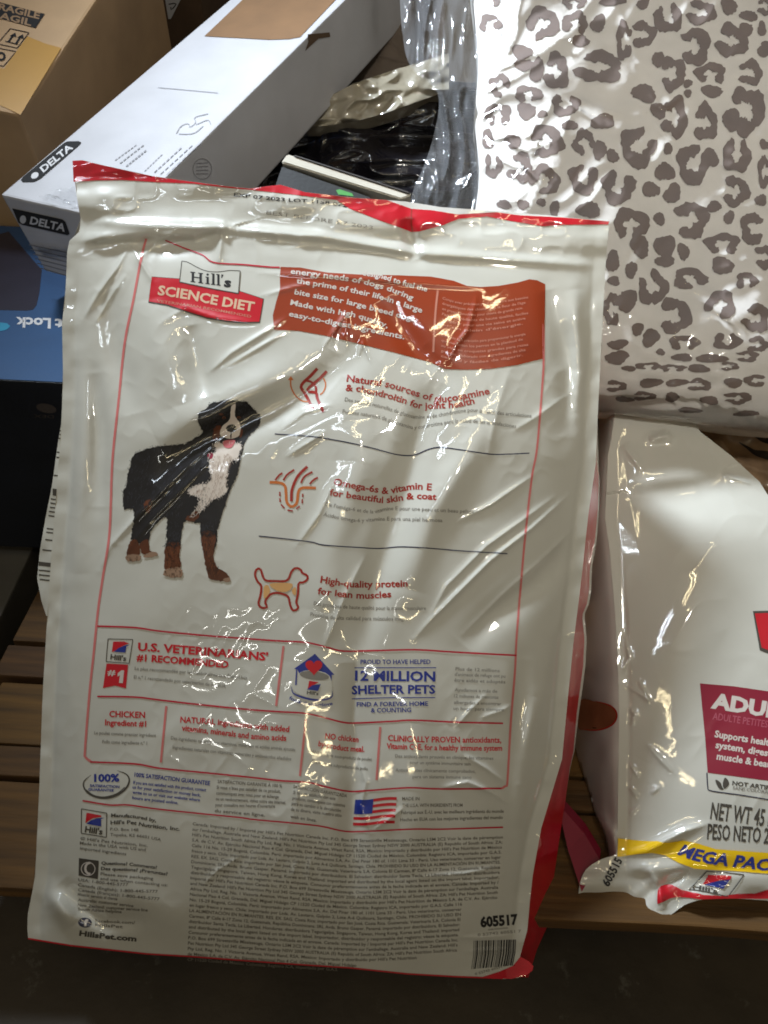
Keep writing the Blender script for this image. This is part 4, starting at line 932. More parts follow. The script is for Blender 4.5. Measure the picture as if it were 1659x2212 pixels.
# three benefit icons
i = ink()
for st, wd in [([(397, 68), (360, 108), (325, 140), (312, 165), (330, 195), (355, 240), (375, 282)], 6.5), ([(447, 82), (410, 120), (375, 150), (345, 178), (360, 190), (392, 196), (398, 225), (430, 296)], 6.5), ([(335, 130), (365, 138), (388, 160), (392, 196)], 5)]: i.stroke(zA(st), wd)
put('joint_icon', 'brick', i)
i = ink()
for st in [[(258, 122), (260, 165), (285, 212), (320, 238), (350, 242)], [(428, 118), (442, 150), (430, 190), (412, 205)]]: i.stroke(zA(st), 3)
i.poly(zA([(243, 128), (258, 108), (274, 128)])); put('motion_arc', 'rust2', i)
i = ink(); i.stroke(zA([(148, 662), (200, 665), (228, 680), (234, 720), (238, 765), (262, 790), (290, 770), (298, 715), (318, 692), (390, 692)]), 6); put('skin_outline', 'rust2', i)
i = ink(1); i.stroke(zA([(262, 762), (266, 700), (295, 632), (345, 580)]), 6)
for st in [[(178, 652), (195, 628), (215, 614)], [(220, 652), (240, 622), (277, 597)], [(312, 666), (330, 632), (372, 608)], [(358, 672), (375, 652), (400, 637)]]: i.stroke(zA(st), 4)
for st in [[(202, 712), (202, 735)], [(202, 745), (204, 765)], [(208, 778), (226, 798)], [(242, 808), (270, 812)], [(288, 802), (306, 786)], [(318, 772), (320, 750)], [(321, 740), (322, 722)]]: i.stroke(zA(st), 3.2, n=4)
put('hair_icon', 'brick', i)
DI = [(100, 1115), (112, 1150), (128, 1175), (180, 1178), (240, 1175), (262, 1130), (285, 1110), (312, 1120), (318, 1135), (345, 1150), (345, 1170), (325, 1185), (300, 1190), (297, 1240), (288, 1290), (298, 1320), (270, 1332), (255, 1300), (245, 1260), (215, 1245), (180, 1240), (150, 1250), (125, 1285), (135, 1315), (105, 1317), (90, 1295), (100, 1255), (105, 1205), (85, 1180), (72, 1145), (80, 1118)]
i = ink(); i.stroke(zA(DI), 5, closed=True, n=4); put('dog_icon', 'brick', i)
i = ink(1)
for q in [[(150, 1192), (262, 1190), (255, 1225), (215, 1236), (175, 1222)], [(118, 1210), (140, 1200), (150, 1235), (120, 1270)], [(265, 1225), (285, 1210), (285, 1250), (270, 1245)]]: i.poly(smooth(zA(q), 4, True))
put('icon_muscle', 'tan', i)
i = ink(); 
for st in [[(175, 410), (380, 425), (560, 455), (700, 488), (800, 515), (870, 523), (920, 515), (980, 490), (1040, 480), (1140, 492), (1300, 515), (1400, 515), (1505, 510)], [(92, 943), (250, 960), (370, 975), (430, 990), (600, 1002), (720, 1008), (830, 1000), (960, 1005), (1140, 1020), (1390, 1035)]]: i.stroke(zA(st), 2.4)
put('dark_divider', 'navy', i, each=True)
i = ink()
for st, pth, c in [('Natural sources of glucosamine', [(550, 135), (660, 150), (745, 162), (830, 185), (910, 212), (960, 228), (1040, 243), (1120, 235), (1300, 200)], 14.5), ('& chondroitin for joint health', [(545, 185), (620, 190), (750, 220), (850, 250), (920, 275), (980, 278), (1060, 275), (1130, 270), (1220, 250)], 14),
                   ('Omega-6s & vitamin E', [(480, 675), (560, 690), (700, 715), (770, 722), (900, 700), (995, 705)], 14.5), ('for beautiful skin & coat', [(460, 730), (560, 745), (700, 765), (760, 770), (900, 750), (1020, 755)], 14),
                   ('High-quality protein', [(412, 1185), (530, 1205), (640, 1212), (870, 1207)], 14.5), ('for lean muscles', [(398, 1245), (500, 1258), (640, 1270), (785, 1262)], 14)]: i.text(st, zA(pth), c, .026)
put('benefit_heading', 'brick', i, each=True)
i = ink()
for st, pth in [("Des sources naturelles de glucosamine et de chondroïtine pour la santé des articulations", [(540, 238), (680, 262), (800, 295), (900, 328), (1000, 325), (1180, 295), (1300, 305), (1515, 325)]), ("Fuentes naturales de glucosamina y condroitina para la salud de las articulaciones", [(528, 300), (700, 325), (800, 355), (900, 385), (1000, 370), (1150, 350), (1300, 360), (1435, 380)]),
                ("De l'oméga-6 et de la vitamine E pour une peau et un beau pelage", [(440, 785), (600, 815), (700, 825), (800, 808), (1215, 825)]), ("Ácidos omega-6 y vitamina E para una piel hermosa", [(428, 838), (600, 870), (760, 862), (1050, 870)]),
                ("Des protéines de haute qualité pour la masse musculaire", [(378, 1303), (520, 1320), (700, 1328), (965, 1330)]), ("Proteína de alta calidad para músculos magros", [(360, 1360), (520, 1380), (885, 1385)])]: i.text(st, zA(pth), 8.2, .012)
put('benefit_small_text', 'grey', i, each=True)

# recommendation row
def corp_logo(z, fr, red, blu, name, cap, lay=0):
    i = ink(lay)
    for q in range(4): i.stroke(z([fr[q], fr[(q + 1) % 4]]), 1.7, n=4)
    i.text("Hill's", z(name), cap, .03); o = put('company_mark', 'dgrey', i)
    i = ink(lay); i.poly(z(red)); put('mark_red', 'red', i, o)
    i = ink(lay + 1); i.poly(z(blu)); put('mark_blue', 'blue', i, o)
corp_logo(zB, [(232, 213), (412, 217), (385, 390), (218, 378)], [(270, 232), (350, 232), (385, 246), (330, 268), (285, 300), (260, 308)], [(275, 306), (310, 278), (350, 262), (392, 254), (366, 268), (358, 312)], [(248, 360), (362, 373)], 11)
i = ink(); i.poly(zB([(222, 392), (378, 400), (362, 572), (282, 552), (195, 570)])); rib = put('ribbon', 'red', i)
i = ink(1); i.text('#', zB([(228, 474), (285, 478)]), 12, .03); i.poly(zB([(303, 462), (330, 440), (350, 441), (340, 534), (312, 532), (320, 476), (302, 486)])); put('ribbon_number', 'palewhite', i, rib)
i = ink(); i.text("U.S. VETERINARIANS'", zB([(448, 297), (620, 307), (1000, 337), (1390, 371)]), 17, .036); i.text('#1 RECOMMENDED', zB([(438, 370), (700, 390), (1105, 423)]), 14.5, .036)
for z, st, pth, c in [(zB, 'CHICKEN', [(240, 778), (500, 786)], 13), (zB, 'Ingredient #1', [(210, 838), (508, 850)], 12.5), (zB, 'NATURAL ingredients with added', [(755, 818), (1030, 837), (1300, 865), (1545, 888)], 12.5), (zB, 'vitamins, minerals and amino acids', [(765, 878), (1050, 910), (1300, 940), (1525, 952)], 12.5),
                      (zC, 'NO chicken', [(283, 803), (492, 826)], 12.5), (zC, 'by-product meal.', [(240, 848), (400, 878), (530, 885)], 12), (zC, 'CLINICALLY PROVEN antioxidants,', [(675, 815), (900, 825), (1380, 828)], 12.5), (zC, 'Vitamin C+E, for a healthy immune system', [(667, 865), (1000, 875), (1385, 878)], 12)]: i.text(st, z(pth), c, .024)
put('claim_heading', 'red', i, each=True)
i = ink()
for z, st, pth in [(zB, 'La plus recommandée par les vétérinaires aux États-Unis', [(425, 438), (800, 465), (1240, 508)]), (zB, 'El n.º 1 recomendado por veterinarios de los EUA', [(418, 500), (800, 535), (1085, 568)]), (zB, 'Le poulet comme premier ingrédient', [(132, 905), (580, 925)]), (zB, 'Pollo como ingrediente n.º 1', [(190, 970), (515, 981)]),
                   (zB, 'Des ingrédients naturels avec vitamines, minéraux et acides aminés ajoutés', [(688, 942), (1100, 985), (1590, 1027)]), (zB, 'Ingredientes naturales con vitaminas, minerales y aminoácidos añadidos', [(700, 1010), (1100, 1050), (1560, 1095)]),
                   (zC, 'Plus de 12 millions', [(1095, 378), (1370, 390)]), (zC, "d'animaux de refuge ont pu", [(1090, 412), (1405, 424)]), (zC, 'être aidés et adoptés', [(1088, 448), (1405, 460)]), (zC, 'Ayudamos a más de', [(1090, 508), (1355, 518)]), (zC, '12 millones de mascotas', [(1086, 546), (1362, 555)]), (zC, 'albergadas a encontrar', [(1085, 586), (1380, 596)]), (zC, 'un hogar para siempre', [(1083, 624), (1395, 632)]),
                   (zC, 'SANS farine de sous-produits de poulet', [(190, 888), (350, 922), (575, 942)]), (zC, 'SIN harina de subproductos de pollo', [(200, 950), (350, 980), (550, 1001)]),
                   (zC, 'Des antioxydants prouvés en clinique, les vitamines', [(720, 920), (1330, 935)]), (zC, 'pour un système immunitaire sain', [(812, 960), (1190, 970)]), (zC, 'Antioxidantes clínicamente comprobados,', [(722, 1007), (1220, 1016)]), (zC, 'para un sistema inmune sano', [(828, 1048), (1195, 1053)])]: i.text(st, z(pth), 7.2, .012)
put('claim_small_text', 'grey', i, each=True)
# shelter emblem
i = ink(); i.poly(zC([(92, 368), (222, 275), (342, 405), (326, 407), (322, 500), (310, 430), (125, 400), (112, 372), (108, 470), (98, 470), (104, 372)])); emb = put('shelter_emblem', 'blue', i)
i = ink(1); i.poly(smooth(zC([(128, 392), (220, 378), (312, 412), (328, 520), (300, 550), (200, 552), (110, 520), (78, 480), (110, 470)]), 3, True)); put('bowl', 'film', i, emb)
i = ink(2); i.poly(zC(ell(218, 410, 92, 27, .12))); put('bowl_inside', 'grey', i, emb)
i = ink(2); i.stroke(zC([(75, 478), (88, 520), (150, 547), (230, 562), (300, 556), (330, 536), (328, 506)]), 4.5, taper=True); i.text('food•shelter•love', zC([(60, 555), (120, 582), (200, 599), (270, 601), (332, 592)]), 7.2, .02); put('bowl_ring', 'blue', i, emb)
hp_ = [(215 + 3.3 * 16 * math.sin(t) ** 3, 355 - 3.3 * (13 * math.cos(t) - 5 * math.cos(2 * t) - 2 * math.cos(3 * t) - math.cos(4 * t))) for t in np.linspace(0, 2 * math.pi, 40, endpoint=False)]
i = ink(3); i.poly(zC(hp_)); i.poly(zC([(185, 442), (246, 450), (215, 468), (192, 490), (176, 492)])); put('heart', 'red', i, emb)
i = ink(4); i.poly(zC([(170, 496), (205, 470), (258, 462), (240, 505)])); put('emblem_blue', 'blue', i, emb)
i = ink(4); i.text("Hill's", zC([(170, 524), (242, 532)]), 7, .03); put('emblem_name', 'dgrey', i, emb)
i = ink()
for st, pth, c, bd in [('PROUD TO HAVE HELPED', [(505, 339), (940, 338)], 9.5, .02), ('12 MILLION', [(470, 440), (970, 446)], 21, .032), ('SHELTER PETS', [(450, 527), (600, 522), (970, 522)], 18, .032), ('FIND A FOREVER HOME', [(482, 603), (925, 598)], 9.5, .02), ('& COUNTING', [(570, 640), (820, 637)], 9.5, .02)]: i.text(st, zC(pth), c, bd)
i.stroke(zC([(467, 362), (700, 362), (975, 362)]), 2); i.stroke(zC([(450, 555), (700, 548), (970, 548)]), 2)
put('shelter_text', 'blue', i)

# guarantee row
i = ink()
i.stroke(zD([(600, 55), (660, 80), (680, 120), (655, 175), (590, 220), (510, 235), (430, 215), (385, 170), (385, 125), (430, 85)]), 5, taper=True); i.stroke(zD([(395, 180), (450, 218), (520, 228), (600, 205), (650, 165)]), 2)
seal = put('guarantee_seal', 'dgrey', i)
i = ink(); i.text('100%', zD([(450, 128), (615, 127)]), 16, .04); i.text('SATISFACTION', zD([(422, 162), (615, 170)]), 5.5, .03); i.text('GUARANTEE', zD([(412, 186), (578, 194)]), 5.5, .03)
i.text('100% SATISFACTION GUARANTEE', zD([(712, 95), (950, 122), (1205, 152)]), 9, .025)
for st, pth in [('If you are not satisfied with this product, contact', [(705, 142), (1180, 192)]), ('us for your satisfaction or money back,', [(700, 172), (1145, 226)]), ('write to us or visit our website where', [(700, 206), (1140, 258)]), ('hours are posted online.', [(698, 242), (998, 276)])]: i.text(st, zD(pth), 6.8, .02)
put('guarantee_text', 'blue', i, None or bag, each=True)
i = ink()
for st, pth in [('SATISFACTION GARANTIE À 100 %', [(75, 176), (412, 200)]), ("Si vous n'êtes pas satisfait de ce produit,", [(70, 206), (405, 228)]), ("communiquez avec nous pour un échange", [(68, 236), (395, 256)]), ("ou un remboursement, visitez notre site internet", [(66, 266), (430, 286)]), ("pour connaître nos heures d'ouverture", [(64, 298), (375, 305)]), ("du service en ligne.", [(60, 328), (322, 352)]), ("SATISFACCIÓN GARANTIZADA", [(470, 202), (750, 252)]), ("Si no está satisfecho con este", [(470, 232), (690, 266)]), ("producto, comuníquese con nosotros", [(466, 262), (740, 302)]), ("para su cambio o la devolución", [(462, 290), (718, 328)]), ("de su dinero, visite nuestro sitio", [(458, 320), (722, 354)]), ("web en línea.", [(455, 358), (592, 380)]),
                ('MADE IN', [(1040, 266), (1130, 266)]), ('THE U.S.A. WITH INGREDIENTS FROM', [(1040, 301), (1355, 300)]), ('Fabriqué aux É.-U. avec les meilleurs ingrédients du monde', [(1035, 338), (1570, 331)]), ('Hecho en EUA con los mejores ingredientes del mundo', [(1030, 376), (1565, 363)])]: i.text(st, zF(pth), 7.2, .015)
put('guarantee_small_text', 'print', i, each=True)
FA, FB_, FC, FD_ = [np.array(p) for p in zF([(795, 262), (1012, 250), (1000, 388), (782, 397)])]
fq = lambda u, v: tuple((FA * (1 - u) + FB_ * u) * (1 - v) + (FD_ * (1 - u) + FC * u) * v + np.array([0, 1.5 * math.sin(u * 6)]))
i = ink()
i.poly([fq(u, 0) for u in np.linspace(0, 1, 12)] + [fq(u, 1) for u in np.linspace(1, 0, 12)]); flag = put('flag_print', 'palewhite', i)
i = ink(1)
for s_ in range(0, 9, 2):
    u0 = .44 if s_ < 5 else 0; v0, v1 = s_ / 9, (s_ + 1) / 9
    i.poly([fq(u, v0) for u in np.linspace(u0, 1, 10)] + [fq(u, v1) for u in np.linspace(1, u0, 10)])
put('flag_stripe', 'red', i, flag)
i = ink(2); i.poly([fq(u, 0) for u in np.linspace(0, .44, 6)] + [fq(u, 5 / 9) for u in np.linspace(.44, 0, 6)]); put('flag_canton', 'blue', i, flag)

# maker block, lower left
corp_logo(zM, [(65, 103), (365, 155), (360, 442), (62, 393)], [(125, 150), (300, 182), (300, 200), (200, 215), (150, 245), (112, 272)], [(125, 280), (180, 240), (240, 218), (340, 208), (298, 225), (298, 312)], [(102, 378), (310, 410)], 13)
i = ink()
for st, pth, c, bd in [('Manufactured by,', [(415, 200), (680, 212), (950, 262)], 7.5, .03), ("Hill's Pet Nutrition, Inc.", [(410, 288), (640, 284), (850, 322), (1230, 364)], 8, .03), ('HillsPet.com', [(35, 1606), (300, 1640), (715, 1676)], 11, .04), ('Questions? Comments?', [(300, 765), (620, 778), (960, 818)], 7, .03), ('Des questions? ¿Preguntas?', [(295, 830), (720, 848), (1085, 896)], 7, .03)]: i.text(st, zM(pth), c, bd)
put('maker_name', 'dgrey', i, each=True)
i = ink()
for st, pth in [('P.O. Box 148', [(405, 360), (740, 370)]), ('Topeka, KS 66601 USA', [(405, 425), (740, 440), (1005, 487)]), ("© Hill's Pet Nutrition, Inc.", [(50, 470), (400, 510), (850, 556)]), ('Made in the USA with US and', [(45, 525), (825, 606)]), ('imported ingredients', [(45, 585), (595, 656)]), ('Please save packaging', [(290, 890), (915, 946)]), ('and use when contacting us:', [(285, 945), (1085, 1026)]),
                ('USA: 1-800-445-5777', [(25, 960), (440, 1012), (620, 1018)]), ('Canada (English): 1-800-445-5777', [(22, 1020), (480, 1085), (970, 1102)]), ('Canada (français): 1-800-445-5777', [(22, 1080), (490, 1140), (990, 1192)]), ('Mexico: servicio al cliente', [(20, 1135), (490, 1190)]), ('Australia: customer service', [(20, 1200), (300, 1225), (680, 1272)]), ('New Zealand: customer service line', [(20, 1260), (300, 1285), (850, 1322)]), ('South Africa helpline', [(20, 1310), (540, 1342)]), ('Facebook.com/', [(225, 1450), (700, 1472)]), ('HillsPet', [(225, 1500), (555, 1522)])]: i.text(st, zM(pth), 6.4, .012)
put('maker_small_text', 'print', i, each=True)
i = ink(); i.poly(zM([(35, 688), (270, 720), (258, 938), (30, 895)])); ph_ = put('phone_icon', 'dgrey', i)
i = ink(1); i.stroke(zM(ell(146, 815, 82, 78, 0, 20)), 1.8, closed=True, n=2); i.stroke(zM([(170, 742), (128, 760), (112, 812), (130, 862), (172, 875)]), 5); put('phone_handset', 'palewhite', i, ph_)
i = ink(); i.poly(zM(ell(105, 1455, 82, 58, .1))); fb_ = put('social_icon', 'navy', i)
i = ink(1); i.text('f', zM([(88, 1488), (140, 1492)]), 13, .06); put('social_letter', 'palewhite', i, fb_)

# dense address block
ADDR = ("Canada: Imported by / Importé par Hill's Pet Nutrition Canada Inc. P.O. Box 699 Streetsville Mississauga, Ontario L5M 2C2 Voir la date de péremption sur l'emballage. Australia and New Zealand: Hill's Pet Nutrition Pty Ltd 345 George Street Sydney NSW 2000 AUSTRALIA (E) Republic of South Africa: ZA: Hill's Pet Nutrition South Africa Pty Ltd, Reg. No. 1 Victoria Avenue, West Rand, RSA. "
        "Mexico: Importado y distribuido por Hill's Pet Nutrition de México S.A. de C.V. Av. Ejército Nacional Piso 4 Col. Granada, Del. Miguel Hidalgo CP 11520 Ciudad de México. Colombia: Registro ICA, importado por G.A.S. Calle 116 No. 15-29 Bogotá, Colombia. Perú: importado por Alimentos S.A. Av. Del Pinar 180 of. 1101 Lima 33 - Perú. Uso veterinario, conservar en lugar fresco y seco. Chile: importado por Ltda. Av. Lautaro, Galpón 2, Lote A-6 Quilicura, Santiago, Chile. PROHIBIDO SU USO EN LA ALIMENTACIÓN EN RUMIANTES. RES. EX. SAG. "
        "Costa Rica: importado por San José, Costa Rica. Guatemala: Veterinaria S.A. Colonia El Carmen, 8ª Calle 6-17 Zona 12, Guatemala. República Dominicana: SRL Avda. Bruno Gasper. Panamá: importado por distribuidora. El Salvador: distribuidor Santa Tecla, La Libertad. Honduras: distribuidora Tegucigalpa. Singapore, Taiwan, Hong Kong, Korea and Thailand: imported and distributed by the local agent listed on the import label. "
        "Importador, distribuidor y responsable del registro: véase la etiqueta. Consumir preferentemente antes de la fecha indicada en el envase. ")
words = (ADDR * 3).split(); wi = 0
i = ink()
for q in range(26):
    y = 1782 + q * 11.7; xl = 416 - q * .45
    xr = 1086 - q * 1.0 if q < 13 else (998 - (q - 13) * 1.2 if q < 23 else (900 if q == 23 else (770, 730)[q - 24]))
    n_ch = int((xr - xl) / 4.55); s_ = ''
    while len(s_) < n_ch: s_ += (' ' if s_ else '') + words[wi]; wi += 1
    dy = lambda x: float(np.interp(x, [416, 559, 679, 766, 900, 1086], [0, 17, 28, 37, 35, 29])) + (-.9 * q * (x - 416) / 670 if q > 0 else 0)
    i.text(s_, [(x, y + dy(x)) for x in np.linspace(xl, xr, 7)], 6.6, .012)
put('address_text', 'print', i, each=True)
i = ink(); i.text('605517', zK([(1228, 828), (1380, 816), (1535, 804)]), 21, .05); put('item_number', 'black', i)
i = ink(); i.text('08/00000', zK([(1290, 857), (1450, 842)]), 3.5, .01); i.text('0 52742 60551 7', zK([(1205, 905), (1400, 885), (1560, 872)]), 6, .01); i.text('0 52742 60551 7', zK([(1185, 1222), (1440, 1150)]), 5, .01); put('item_small_text', 'grey', i, each=True)
i = ink(); rb = random.Random(3); x = 0
BA, BB_, BC, BD_ = [np.array(p) for p in zK([(1172, 940), (1525, 930), (1498, 1142), (1152, 1172)])]
while x < .97:
    wv = rb.choice([.012, .012, .024, .036]); 
    top_ = lambda u: BA * (1 - u) + BB_ * u
    bot_ = lambda u: BD_ * (1 - u) + BC * u
    i.poly([tuple(top_(x)), tuple(top_(min(1, x + wv))), tuple((top_(min(1, x + wv)) + bot_(min(1, x + wv))) / 2 + np.array([2, 0])), tuple(bot_(min(1, x + wv))), tuple(bot_(x)), tuple((top_(x) + bot_(x)) / 2 + np.array([2, 0]))], 8); x += wv + rb.choice([.012, .016, .026])
put('barcode', 'black', i)

# ------------------------------------------------------------------ second bag, right
LN2 = math.radians(52)
n2 = np.array([0, -math.cos(LN2), math.sin(LN2)]); p2 = on_z(1450, 1890, .155) + n2 * .0
RL = [(1329, 890), (1320, 950), (1313, 985), (1307, 1121), (1317, 1190), (1329, 1329), (1336, 1468), (1337, 1537), (1336, 1657), (1334, 1806), (1331, 1851)]
RR = [(1490, 890), (1512, 932), (1580, 985), (1640, 1040), (1672, 1090), (1770, 1290), (1900, 1550), (2050, 1720), (2080, 1880)]
RT = [(1329, 890), (1400, 888), (1490, 890)]
RB = [(1331, 1851), (1420, 1850), (1600, 1870), (1800, 1880), (2080, 1880)]
rl = np.array(RL)
C2 = [([(1330, 1851), (1400, 1835), (1480, 1795), (1530, 1780)], 10, .007, 's'), ([(1355, 1060), (1420, 1050), (1500, 1040), (1560, 1015)], 16, -.005, 'st'), ([(1560, 1025), (1625, 1045)], 5, .004, 's'),
      ([(1400, 950), (1440, 940), (1450, 955)], 10, .006, 'g'), ([(1345, 960), (1390, 1020)], 10, .004, 's'), ([(1350, 1370), (1358, 1420), (1345, 1450)], 5, .003, 's'), ([(1352, 1480), (1385, 1500), (1400, 1512), (1380, 1470)], 5, .0032, 's'), ([(1360, 1530), (1372, 1545), (1362, 1570)], 5, .003, 's'),
      ([(1400, 1610), (1425, 1640), (1455, 1670)], 5, .0034, 's'), ([(1360, 1650), (1380, 1680)], 4, .002, 's'), ([(1360, 1700), (1378, 1725)], 4, .003, 's'), ([(1425, 1700), (1405, 1715)], 4, .003, 's'), ([(1380, 1740), (1360, 1760)], 4, .002, 's'),
      ([(1350, 1640), (1500, 1300), (1620, 1080)], 90, .006, 'g')]
def h2(x, y):
    e = x - sint(y, rl[:, 1], rl[:, 0], 25); f = sstep(16, 30, e)
    V = sint(y, [880, 960, 1150, 1700, 1851, 2010], [.0, .15, .8, 1, .75, .3])
    h = .035 * V * f * (1 - np.exp(-np.clip(e - 20, 0, 999) / 180)) + .0014 * vnoise(x / 200, y / 200, 51) * f + .0003 * ridged(x / 50 + y / 80, y / 60, 52) * f * sstep(0, .5, vnoise(x / 120, y / 120, 53))
    for c in C2: h = h + crease(x, y, *c)
    # the gathered bottom corner
    g = sstep(1840, 1900, y)
    h = h + g * (.006 * vnoise(x / 60, y / 40, 54) + crease(x, y, [(1400, 1870), (1425, 1920), (1430, 1970)], 12, .010) + crease(x, y, [(1490, 1875), (1420, 1920), (1360, 1960)], 14, -.006, 'g'))
    return h
S2 = Surf(p2, n2, (1235, 860, 2100, 2030), h2, 2.5)
b2 = thing('small_breed_bag', 'white dog food bag with a maroon panel and yellow band slumped on the pallet edge', 'bag', (0.33, .36, .1425))
sheet('front_panel', S2, RL, RR, RT, RB, 260, 360, M['film'], b2)
# bottom flap hanging over the pallet edge
FLL = smooth([(1331, 1846), (1296, 1857), (1268, 1876), (1253, 1906), (1249, 1941), (1254, 1980)], 6)
FLB = smooth([(1254, 1980), (1286, 1988), (1339, 1991), (1396, 1999), (1428, 1989), (1453, 1973), (1485, 1952), (1535, 1940), (1620, 1942), (1720, 1950), (1900, 1960), (2080, 1962)], 5)
sheet('bottom_flap', S2, FLL, [(2080, 1878), (2080, 1962)], RB, FLB, 190, 40, M['film'], b2, .0006)
# gusset on the left side and rear
n = 90
E0 = resample(RL, n); P0 = S2.pos(E0[:, 0], E0[:, 1], -.0005); dep = (P0 - CAM) @ fwd
pull = np.interp(E0[:, 1], [890, 1100, 1400, 1650, 1740, 1851], [45, 78, 100, 92, 75, 40])
rows = []
for t in np.linspace(0, 1, 14):
    x = E0[:, 0] - pull * t; dd = dep + .012 * t + .075 * t ** 1.6 + .004 * vnoise(E0[:, 1] / 60, np.full(n, t * 3), 61) * t - .012 * np.exp(-((E0[:, 1] - (1740 + 70 * (1 - t))) / 18) ** 2) * np.sin(math.pi * t)
    rows.append(at(x, E0[:, 1], dd))
R_ = np.array(rows).transpose(1, 0, 2); R_[..., 2] = np.maximum(R_[..., 2], .1425)
loft('side_gusset', R_, M['film_side'], b2)
back = R_[:, -1]; far = np.array([back + np.array([.06, .02, 0]), back + np.array([.30, .03, 0])]).transpose(1, 0, 2); far[..., 2] = np.maximum(far[..., 2], .1425)
loft('rear_panel', far[:, ::-1], M['film_side'], b2)
# red lower gusset under the corner
q = np.array([at(1204, 1735, .735), at(1262, 1800, .725), at(1296, 1858, .706), at(1252, 1935, .690), at(1225, 1840, .715)])
q[:, 2] = np.maximum(q[:, 2], .150)
bm = bmesh.new(); vs = [bm.verts.new(v.tolist()) for v in q]; bm.faces.new(vs); ex_ = bmesh.ops.extrude_face_region(bm, geom=bm.faces[:])
for v in ex_['geom']:
    if isinstance(v, bmesh.types.BMVert): v.co += Vector((0.004, .012, -.004))
bmesh.ops.recalc_face_normals(bm, faces=bm.faces); bm_obj('red_base_gusset', bm, M['maroon'], b2)

def ink2(l=0): return Ink(S2, l)
class Gus:
    def pos(s, x, y, off=0.0):
        u = (np.interp(y, E0[:, 1], E0[:, 0]) - x) / np.interp(y, E0[:, 1], pull) * 13; u = np.clip(u, 0, 12.99); v = np.interp(y, E0[:, 1], np.arange(n)); v = np.clip(v, 0, n - 1.01)
        i, j = u.astype(int), v.astype(int); fu = (u - i)[:, None]; fv = (v - j)[:, None]
        P = (R_[j, i] * (1 - fu) + R_[j, i + 1] * fu) * (1 - fv) + (R_[j + 1, i] * (1 - fu) + R_[j + 1, i + 1] * fu) * fv
        return P + (CAM - P) / np.linalg.norm(CAM - P, axis=1, keepdims=True) * (off + .0006)
    def normal(s, x, y): return np.broadcast_to(np.array([-.8, -.5, .35]), (len(x), 3))
M['bear'] = film('brown picture ink', lin(120, 74, 50), amt=.3)
g_ = Ink(Gus(), 1); g_.poly(smooth(zR([(215, 1830), (300, 1835), (400, 1865), (440, 1920), (415, 1975), (330, 2015), (240, 2015), (200, 1990)]), 5, True), 8); gp = g_.build('brown_picture', M['bear'], b2)
g_ = Ink(Gus(), 2); g_.stroke(zR([(300, 1832), (400, 1862), (441, 1915), (415, 1978), (330, 2014), (235, 2012)]), 3.5, taper=True); g_.build('picture_outline', M['brick'], gp)

i = ink2(); i.poly(zU([(175, 128), (600, 165), (1100, 238), (2000, 370), (2000, 1480), (1024, 1340), (272, 1240), (240, 800)]), 10); mp_ = i.build('maroon_panel', M['maroon'], b2)
i = ink2(1); i.text('ADULT', zU([(308, 425), (1330, 592)]), 31, .05)
for st, pth in [('Supports healthy immune', [(355, 795), (1540, 985)]), ('system, digestive health,', [(365, 930), (1560, 1120)]), ('muscle & beautiful coat', [(380, 1072), (1480, 1245)])]: i.text(st, zU(pth), 14.5, .03)
i.build('panel_text', M['palewhite'], mp_)
i = ink2(1); i.text('ADULTE PETITES BOUCHÉES', zU([(330, 575), (1500, 752)]), 15, .012); i.build('panel_small_text', M['maroon2'], mp_)
i = ink2(1); i.stroke(zU([(262, 1240), (275, 1420), (315, 1465), (700, 1520), (1100, 1585), (2000, 1720)]), 2.4); i.build('claim_border', M['navy'], b2)
i = ink2(1)
i.poly(smooth(zU([(370, 1325), (430, 1360), (450, 1410), (470, 1450), (420, 1440), (385, 1390)]), 3, True)); i.poly(smooth(zU([(490, 1300), (535, 1350), (530, 1400), (480, 1440), (460, 1400), (465, 1350)]), 3, True)); i.text('NOT ARTIFICIAL', zU([(575, 1392), (1250, 1480)]), 9, .03); i.build('leaf_icon', M['dgrey'], b2)
i = ink2(1); i.text('SANS COLORANTS ARTIFICIELS', zU([(582, 1445), (1500, 1560)]), 7, .01); i.build('claim_small_text', M['grey'], b2)
i = ink2(1); i.text('NET WT 45 LB', zU([(300, 1812), (1150, 1925)]), 36, .02); i.text('PESO NETO 20.4 kg', zU([(262, 2062), (1024, 2120), (1330, 2172)]), 33, .02); i.build('net_weight', M['dgrey'], b2)
i = ink2(); i.poly([(1626, 1320), (1700, 1318), (1780, 1318), (1780, 1440), (1700, 1428), (1641, 1405)]); i.build('badge_border', M['dgrey'], b2)
i = ink2(1); i.poly([(1630, 1325), (1700, 1323), (1780, 1323), (1780, 1432), (1700, 1420), (1645, 1399)]); i.build('badge_red', M['red'], b2)
i = ink2(); i.poly(zR2([(435, 1080), (540, 1092), (700, 1107), (830, 1090), (920, 1110), (1030, 1145), (1350, 1168), (1800, 1190), (1800, 1320), (1350, 1296), (900, 1262), (800, 1228), (720, 1182), (640, 1165), (560, 1172), (480, 1186), (432, 1194)]), 7); i.off = .0014; yb = i.build('yellow_band', M['yellow'], b2)
i = ink2(2); i.off = .0018; i.text('MEGA PACK', zR2([(795, 1172), (870, 1202), (980, 1228), (1115, 1245), (1350, 1275), (1430, 1284)]), 25, .035, .25); i.build('band_lettering', M['blue'], yb)
i = ink2(); i.off = .0014
for a_, b_ in [((975, 1277), (1200, 1303)), ((1200, 1303), (1105, 1432)), ((1105, 1432), (868, 1395)), ((868, 1395), (975, 1277))]: i.stroke(zR2([a_, b_]), 2, n=6)
i.text("Hill's", zR2([(890, 1390), (1040, 1418)]), 9, .03); o = i.build('company_mark', M['dgrey'], b2)
